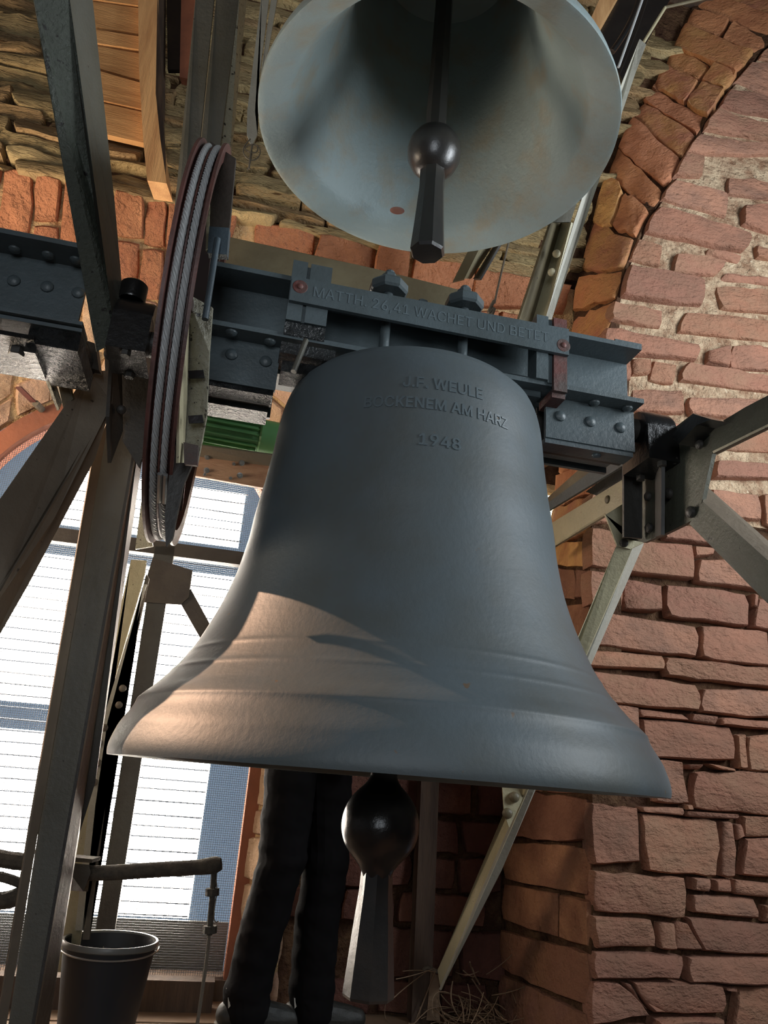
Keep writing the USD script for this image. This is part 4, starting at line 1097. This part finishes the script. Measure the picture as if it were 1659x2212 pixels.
# upper right legs behind the bells
m1 = thing('channel_upright', 'cream steel channel leg with white edge rising past the right rim of the upper bell', 'steel leg')
part('channel', px_plate([(1194, 480), (1232, 480), (1330, 190), (1300, 180), (1250, 300)], [2.45, 2.45, 2.2, 2.2, 2.3], .01), MT['grey_steel'], m1, smooth=False)
part('channel', px_plate([(1192, 476), (1214, 480), (1148, 700), (1118, 700)], [2.44, 2.50, 2.62, 2.56], .01), MT['olive'], m1, smooth=False)
part('flange', px_plate([(1214, 480), (1234, 480), (1176, 700), (1148, 700)], [2.50, 2.44, 2.56, 2.62], .01), MT['cream'], m1, smooth=False)
part('edge_angle', px_plate([(1382, 84), (1396, 96), (1372, 160), (1302, 367), (1263, 480), (1192, 690), (1178, 690), (1240, 480), (1290, 330), (1345, 175)], [2.14, 2.14, 2.18, 2.3, 2.38, 2.52, 2.52, 2.38, 2.28, 2.18], .01), MT['white_steel'], m1, smooth=False)
for x, y in ((1202, 548), (1192, 588)):
    part('rivet', px_rivet(x, y, 2.47, .016), MT['cream'], m1)
m2 = thing('tan_brace', 'short tan steel brace leaning behind the right hanger bolt', 'brace')
part('web', px_plate([(1022, 520), (1048, 512), (1003, 602), (978, 608)], 2.72, .01), MT['olive'], m2, smooth=False)
part('flange', px_plate([(1048, 512), (1078, 510), (1018, 602), (1003, 602)], [2.72, 2.78, 2.78, 2.72], .01), MT['cream'], m2, smooth=False)
part('edge', px_plate([(1078, 512), (1088, 512), (1036, 602), (1022, 602)], [2.78, 2.72, 2.72, 2.78], .01), MT['dark_steel'], m2, smooth=False)
cd = thing('cord', 'thin pale cord running down between the tan brace and the right leg', 'cord')
part('cord', tube(spline([at(x, y, 2.68) for x, y in ((1106, 495), (1085, 580), (1068, 655))], 16), .0045), MT['rope'], cd)
part('knot', tube(spline([at(x, y, 2.67) for x, y in ((1068, 650), (1060, 664), (1056, 676), (1064, 668), (1062, 682))], 16), .007), MT['rope'], cd)
ob = thing('olive_beam', 'olive brown steel beam crossing behind the headstock in front of the red soffit stones', 'steel beam')
gpl = [(478, 508), (632, 542), (809, 580), (1000, 628), (1000, 700), (720, 640), (478, 580)]
part('beam', px_plate(gpl, 2.38, .012), MT['olive'], ob, smooth=False)

# ropes, cables and timbers at the top right corner
for i, (p, r, mt, lb) in enumerate((
        (((1394, -20), (1366, 60), (1336, 145)), .0055, 'cable', 'bright twisted steel rope at the top right beside the upper bell'),
        (((1386, -20), (1350, 70), (1322, 112)), .013, 'iron_dark', 'thick dark cable left of the bright steel rope'),
        (((1404, -20), (1368, 85), (1338, 160)), .004, 'iron_dark', 'thin dark wire right of the bright steel rope'))):
    t = thing('hoist_rope', lb, 'rope')
    part('rope', tube(spline([at(x, y, 2.30 + .05 * i) for x, y in p], 24), r), MT[mt], t)
tr = thing('angle_rail', 'thin bent steel rail crossing the slab wall at the top right', 'rail')
part('rail', rod(at(1390, 92, 2.5), at(1437, 16, 2.5), .007, 8), MT['cream'], tr)
part('rail', rod(at(1437, 16, 2.5), at(1560, -12, 2.5), .007, 8), MT['olive'], tr)
ot = thing('orange_timber', 'short orange timber end behind the upper right rim of the upper bell', 'timber')
part('timber', px_plate([(1308, -30), (1346, -30), (1292, 66), (1276, 40)], 2.75, .08), MT['timber'], ot, smooth=False)
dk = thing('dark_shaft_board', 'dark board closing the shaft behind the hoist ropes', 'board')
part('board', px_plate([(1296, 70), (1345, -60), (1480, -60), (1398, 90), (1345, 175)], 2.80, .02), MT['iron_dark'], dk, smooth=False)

# ------------------------------------------------------------------ boards and rafters at the upper left
bp = thing('board_panel', 'panel of orange timber boards on the slab wall at the upper left', 'boarding')
seam_l = [-60, 0, 59, 94, 145, 214, 285]
seam_r = [-36, 22, 83, 120, 185, 246, 318]
for i in range(6):
    g = 3.0
    q = [(196, seam_l[i] + g), (322, seam_r[i] + g - 4), (322, seam_r[i + 1] - g - 4), (196, seam_l[i + 1] - g)]
    if i == 2:
        q[2] = (322, seam_r[i + 1] - 10)
    part('board', plate([onplane(x, y, 2.83 + .005 * (i % 2)) for x, y in q], .03), MT['timber2'], bp, smooth=False)
rf = thing('rafter', 'upright orange squared timber in front of the board panel', 'rafter')
f1 = [(298, -30), (340, -30), (338, 80), (336, 200), (346, 300), (360, 396), (318, 390), (309, 300), (300, 150)]
part('timber', px_plate(f1, [2.58] * 9, .11), MT['timber'], rf, smooth=False)
part('side_face', px_plate([(339, -30), (358, -30), (357, 220), (354, 300), (361, 390), (359, 397), (346, 300), (336, 200), (338, 80)], [2.585, 2.69, 2.69, 2.69, 2.69, 2.59, 2.585, 2.585, 2.585], .01), MT['old_wood'], rf, smooth=False)
r2 = thing('red_plank', 'dark orange upright plank to the right of the rafter', 'plank')
part('plank', px_plate([(392, -30), (423, -30), (405, 170), (388, 166)], 2.64, .04), MT['frame_wood'], r2, smooth=False)
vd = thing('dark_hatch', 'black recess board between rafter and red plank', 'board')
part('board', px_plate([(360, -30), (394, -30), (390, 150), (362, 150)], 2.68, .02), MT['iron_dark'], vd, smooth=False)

# ------------------------------------------------------------------ motor and its board
mo = thing('motor', 'green finned electric motor between the rope wheel and the bell', 'motor')
a0, a1 = at(436, 921, 2.50), at(556, 944, 2.56)
ax = (a1 - a0) / np.linalg.norm(a1 - a0)
part('housing', rod(a0, a1, .056, 40), MT['green'], mo)
side = np.cross(ax, Z); side /= np.linalg.norm(side); upv = np.cross(side, ax)
for k in range(20):
    t = k * 2 * math.pi / 20
    d = math.cos(t) * upv + math.sin(t) * side
    part('fin', bar(a0 + d * .060 + ax * .012, a1 + d * .060 - ax * .004, .0035, .020, up=d), MT['green'], mo, smooth=False)
part('end_bell', lathe([(0, 0), (.062, 0), (.067, .006), (.067, .11), (.06, .13), (0, .13)], a1, 40, axis=ax), MT['green'], mo)
part('fan_cover', lathe([(0, -.03), (.05, -.03), (.066, -.018), (.068, 0), (0, 0.004)], a0, 40, axis=ax), MT['olive'], mo)
mb = thing('motor_board', 'brown steel mounting plate with bright screws under the green motor', 'plate')
q = [(395, 1010), (400, 965), (600, 990), (600, 1052)]
part('plate', px_plate([(398, 982), (604, 1010), (604, 1060), (388, 1022)], 2.52, .016), MT['board_brown'], mb, smooth=False)
part('edge', px_plate([(402, 958), (604, 985), (604, 1010), (398, 982)], [2.48, 2.50, 2.52, 2.52], .012), MT['brown_steel'], mb, smooth=False)
for x, y, r in ((448, 987, .0105), (522, 1000, .0105), (446, 1016, .0105), (518, 1027, .0105), (505, 1002, .006), (442, 1025, .006), (498, 1033, .006)):
    p = at(x, y, 2.518)
    part('screw', lathe([(0, 0), (r, 0), (r * 1.0, .003), (r * .6, .0035), (r * .5, .008), (0, .008)], p, 16, axis=CAMP - p), MT['bolt'], mb)

# ------------------------------------------------------------------ things at the lower left
lv = thing('lever_arm', 'dusty iron lever arm on a box reaching right across the window', 'lever')
part('arm', tube(spline([at(x, y, 2.62) for x, y in ((180, 1886), (260, 1884), (350, 1878), (440, 1872), (478, 1866))], 30), [.022] * 24 + [.022, .023, .024, .025, .024, .018], 12), MT['dust'], lv)
part('box', hexa([at(x, y, Y) for Y in (2.58, 2.68) for x, y in ((134, 1862), (192, 1868), (196, 1885), (180, 1926), (128, 1920))][:4] + [at(x, y, 2.68) for x, y in ((134, 1862), (192, 1868), (190, 1926), (128, 1922))]), MT['dark_steel'], lv, smooth=False)
part('top_plate', px_plate([(138, 1850), (200, 1856), (198, 1864), (136, 1860)], 2.58, .08), MT['dust'], lv, smooth=False)
hc = thing('hanging_turnbuckle', 'dusty iron rod with nuts and a thin rope hanging from the lever end', 'rope')
part('rod', rod(at(464, 1868, 2.62), at(452, 2020, 2.62), .009, 10), MT['dust'], hc)
for x, y in ((459, 1927), (454, 2008)):
    part('nut', rod(at(x, y - 8, 2.62), at(x - 1, y + 8, 2.62), .021, 8), MT['dust'], hc)
part('rope', tube(spline([at(x, y, 2.62) for x, y in ((452, 2015), (441, 2110), (428, 2200), (422, 2240))], 20), .0055), MT['rope'], hc)
part('frayed_strand', tube(spline([at(x, y, 2.61) for x, y in ((466, 1900), (468, 1930), (462, 1975), (466, 1992), (472, 1990))], 20), .0018), MT['rope'], hc)
for i, (pp_, r) in enumerate((((( -30, 1846), (20, 1858), (58, 1862)), .024), (((-30, 1890), (10, 1896), (52, 1912)), .014), (((-30, 1940), (10, 1945), (50, 1930)), .024))):
    t = thing('dusty_pipe', ('uppermost thick dusty pipe at the left picture edge', 'thin dusty pipe between the two thick ones at the left edge', 'lowest thick dusty pipe at the left picture edge')[i], 'pipe')
    part('pipe', tube(spline([at(x, y, 2.5) for x, y in pp_], 14), r, 10), MT['dust'], t)

bu = thing('bucket', 'black plastic bucket with pale rim and wire handle on the floor below the window', 'bucket')
bc = on_z(240, 2029, .31); bc = np.array([bc[0], bc[1], 0.0])
rb_ = np.linalg.norm(on_z(345, 2032, .31) - on_z(135, 2026, .31)) / 2
part('body', lathe([(0, 0.002), (rb_ * .70, 0.002), (rb_ * .72, .01), (rb_ * .955, .30), (rb_ * .94, .305), (rb_ * .70, .02), (0, .02)], bc, 56), MT['bucket'], bu)
part('rim', lathe([(rb_ * .955, .292), (rb_ * 1.0, .296), (rb_ * 1.005, .304), (rb_ * .985, .312), (rb_ * .94, .311), (rb_ * .94, .30), (rb_ * .955, .292)], bc, 56), MT['bucket_rim'], bu)
part('handle', tube(np.array([bc + np.array([rb_ * 1.02 * math.cos(t), rb_ * 1.02 * math.sin(t), .291 - .012 * math.sin((t + 2.9))]) for t in np.linspace(-2.9, 0.25, 40)]), .0028), MT['bolt'], bu)
part('wisp', tube(spline([bc + np.array([.01, -.02, .05]), bc + np.array([.0, -.03, .2]), bc + np.array([-.012, -.03, .295])], 14), .0018), MT['rope'], bu)

# old timber post by the back wall and twigs of a bird's nest
po = thing('timber_post', 'dark old timber post against the back wall right of the clapper', 'post')
c = [onplane(x, y, VB - .08) for x, y in ((905, 1690), (944, 1690), (931, 2200), (889, 2200))]
c[2][2] = c[3][2] = 0.0
part('post', plate([c[0] + Z * .6, c[1] + Z * .6, c[2], c[3]], .07), MT['old_wood'], po, smooth=False)
tg = thing('nest_twigs', 'loose dry twigs of a bird nest around the foot of the long strut', 'twigs', kind='stuff')
TW = [((870, 2098), (905, 2096), (940, 2100)), ((855, 2115), (895, 2106), (938, 2092)), ((846, 2160), (880, 2130), (922, 2098)), ((940, 2098), (920, 2150), (898, 2205)), ((1050, 2105), (1080, 2085), (1106, 2062)),
      ((1062, 2150), (1100, 2143), (1145, 2124)), ((1020, 2115), (1040, 2145), (1055, 2165)), ((985, 2100), (1010, 2106), (1034, 2098)), ((1010, 2125), (1016, 2165), (1010, 2205)), ((990, 2150), (1000, 2180), (1002, 2210)),
      ((1040, 2150), (1070, 2180), (1090, 2205)), ((1000, 2096), (1025, 2108), (1020, 2090)), ((960, 2190), (990, 2200), (1020, 2204)), ((1015, 2078), (1022, 2100), (1036, 2126)), ((990, 2195), (975, 2160), (978, 2120))]
rng = np.random.default_rng(5)
tws = [tube(spline([at(x, y, 3.28 + rng.uniform(-.05, .05)) for x, y in t], 10), rng.uniform(.0016, .0032), 5) for t in TW]
base = at(1010, 2190, 3.3)
for k in range(70):
    p = np.array([base[0] + rng.normal(0, .09), base[1] + rng.normal(0, .05), rng.uniform(0.005, .10)])
    d = rng.normal(0, 1, 3) * [1, .6, .4]; d /= np.linalg.norm(d)
    L = rng.uniform(.06, .2)
    q = np.array([p - d * L / 2, p + rng.normal(0, .012, 3), p + d * L / 2]); q[:, 2] = np.maximum(q[:, 2], .004)
    tws.append(tube(spline(q, 7), rng.uniform(.0012, .0025), 4))
part('twig', tws, MT['twig'], tg, kind='stuff')

# ------------------------------------------------------------------ the person behind the bell
def blob(chains, edge_len=0.014, taubin=10):
    ms = []
    for (p0, r0), (p1, r1) in chains:
        a = m3.Manifold.sphere(r0, 20).translate(list(map(float, p0)))
        b = m3.Manifold.sphere(r1, 20).translate(list(map(float, p1)))
        ms.append(m3.Manifold.batch_hull([a, b]))
    m = m3.Manifold.batch_boolean(ms, m3.OpType.Add).refine_to_length(edge_len)
    mesh = m.to_mesh()
    t = trimesh.Trimesh(mesh.vert_properties[:, :3], mesh.tri_verts, process=True)
    trimesh.smoothing.filter_taubin(t, iterations=taubin)
    return t


A = lambda x, y, Y: at(x, y, Y)
hip1, hip2 = A(636, 1612, 3.10), A(706, 1612, 3.16)
kn1, kn2 = A(610, 1856, 3.06), A(704, 1868, 3.14)
an1, an2 = A(534, 2140, 3.10), A(672, 2152, 3.16)
an1[2], an2[2] = 0.085, 0.085
pel = (hip1 + hip2) / 2 + Z * .03
ch = pel + Z * .42; nk = pel + Z * .57; hd = pel + Z * .70
fw = U                                             # he faces to the right
pr = thing('person', 'person in black trousers and dark trainers standing behind the bell by the window', 'person', loc=np.array([pel[0], pel[1], 0.0]))
sh1, sh2 = ch + V * -.17 + Z * .06, ch + V * .17 + Z * .06
el1, el2 = sh1 - Z * .28 - U * .02, sh2 - Z * .28 - U * .02
wr1, wr2 = el1 - Z * .20 + U * .12, el2 - Z * .20 + U * .12
bones = [((pel, .125), (hip1 - Z * .02, .088)), ((pel, .125), (hip2 - Z * .02, .088)), ((hip1 - Z * .02, .09), (kn1, .064)), ((hip2 - Z * .02, .09), (kn2, .064)),
         ((kn1, .062), (kn1 * .55 + an1 * .45 - U * .012, .06)), ((kn1 * .55 + an1 * .45 - U * .012, .06), (an1, .042)), ((kn2, .062), (kn2 * .55 + an2 * .45 - U * .012, .06)), ((kn2 * .55 + an2 * .45 - U * .012, .06), (an2, .042)),
         ((an1, .042), (an1 + U * .11 - Z * .045, .034)), ((an2, .042), (an2 + U * .11 - Z * .045, .034)),
         ((pel, .125), (ch, .135)), ((ch, .11), (sh1, .065)), ((ch, .11), (sh2, .065)), ((sh1, .06), (el1, .045)), ((sh2, .06), (el2, .045)), ((el1, .043), (wr1, .03)), ((el2, .043), (wr2, .03)),
         ((ch, .09), (nk, .055)), ((nk, .055), (hd, .06)), ((hd, .088), (hd + Z * .05 - U * .01, .092)), ((hd + U * .03 - Z * .04, .05), (hd + U * .045 + Z * .03, .05)), ((hd + U * .095 - Z * .005, .012), (hd + U * .085 + Z * .03, .012))]
for wr in (wr1, wr2):
    palm = wr + (wr - (el1 if wr is wr1 else el2)) / .235 * .075
    dn = (palm - wr) / np.linalg.norm(palm - wr); sd = np.cross(dn, V); sd /= np.linalg.norm(sd)
    bones.append(((wr, .026), (palm, .03)))
    for k, L in zip((-1.5, -.5, .5, 1.5), (.052, .064, .068, .058)):
        b0 = palm + sd * k * .017; b1 = b0 + dn * L * .6; b2 = b1 + dn * L * .45 + (pel - b1) / np.linalg.norm(pel - b1) * .012
        bones += [((b0, .0095), (b1, .009)), ((b1, .009), (b2, .008))]
    bones.append(((wr + dn * .02 + U * .02, .012), (wr + dn * .065 + U * .05, .009)))
part('body', blob(bones, .016, 8), MT['skin'], pr, smooth=True)


def inflate(chains, seed, amp, edge_len=.013, it=6):
    t = blob(chains, edge_len, it)
    v = np.asarray(t.vertices)
    n = t.vertex_normals
    w = meshkit.fbm(v * [9, 9, 22] + seed, 3, seed) - .5
    w2 = meshkit.fbm(v * [26, 26, 34] + seed, 2, seed + 3) - .5
    t.vertices = v + n * (amp * (w * 1.2 + w2 * .3))[:, None]
    return t


tro = []
for hp, kn, an in ((hip1, kn1, an1), (hip2, kn2, an2)):
    mid = kn * .5 + an * .5 - U * .01
    tro += [((pel, .14), (hp - Z * .02, .105)), ((hp - Z * .02, .107), (kn, .086)), ((kn, .086), (mid, .080)), ((mid, .080), (an + Z * .03, .082)), ((an + Z * .03, .082), (an - Z * .012 + U * .01, .078))]
part('trousers', inflate(tro, 3, .016), MT['trouser'], pr, smooth=True, label='loose black work trousers')
jk = [((pel + Z * .02, .145), (ch, .155)), ((ch, .13), (sh1, .08)), ((ch, .13), (sh2, .08)), ((sh1, .075), (el1, .06)), ((sh2, .075), (el2, .06)), ((el1, .058), (wr1 + (el1 - wr1) * .1, .042)), ((el2, .058), (wr2 + (el2 - wr2) * .1, .042)), ((ch, .1), (nk - Z * .03, .07))]
part('jacket', inflate(jk, 7, .012), MT['jacket'], pr, smooth=True)
part('hair', blob([((hd + Z * .055 - U * .03, .098), (hd + Z * .075 + U * .02, .088)), ((hd + Z * .05 - U * .03, .095), (hd - Z * .02 - U * .05, .07))], .014, 4), MT['hair'], pr, smooth=True)
for k, an in enumerate((an1, an2)):
    heel = np.array([an[0], an[1], 0.05]) - U * .055
    toe = np.array([an[0], an[1], 0.042]) + U * .17
    sh = blob([((heel, .044), (an - Z * .02, .05)), ((an - Z * .02, .05), (an + U * .06 - Z * .03, .044)), ((heel, .044), (toe - U * .05, .044)), ((toe - U * .05, .044), (toe, .034)), ((an + U * .06 - Z * .03, .044), (toe - U * .03 + Z * .006, .036))], .012, 6)
    v = np.asarray(sh.vertices).copy(); v[:, 2] = np.maximum(v[:, 2], .014); sh.vertices = v
    so = blob([((heel - Z * .03, .046), (toe - U * .06 - Z * .026, .048)), ((toe - U * .06 - Z * .026, .048), (toe - Z * .02, .036))], .014, 4)
    v = np.asarray(so.vertices).copy(); v[:, 2] = np.clip(v[:, 2], .002, .026); so.vertices = v
    s_ = part('shoe', sh, MT['shoe'], pr, smooth=True, label='dark trainer')
    off = x_loc[str(pr.GetPath())]

    def sub(name, mesh, mat, par):
        mesh = trimesh.util.concatenate(mesh) if isinstance(mesh, list) else mesh
        x_loc_key = '/'.join(str(par.GetPath()).split('/')[:3])
        return part(name, mesh, mat, par, smooth=True)
    sub('sole', so, MT['sole'], s_)
    hp_ = heel + Z * .045 - V * .048 - U * .012
    nrm = -V - U * .35; nrm /= np.linalg.norm(nrm)
    tri = plate([hp_ + Z * .016, hp_ + U * .03 + Z * .012, hp_ - Z * .016 + U * .006], .004, -nrm)
    sub('trim', tri, MT['shoe_white'], s_)
    sub('seam', tube(spline([heel + Z * .085 - V * .035 - U * .02, heel + Z * .08 - V * .05 + U * .03, heel + Z * .055 - V * .052 + U * .075, heel + Z * .02 - V * .05 + U * .09], 16), .0022), MT['shoe_white'], s_)
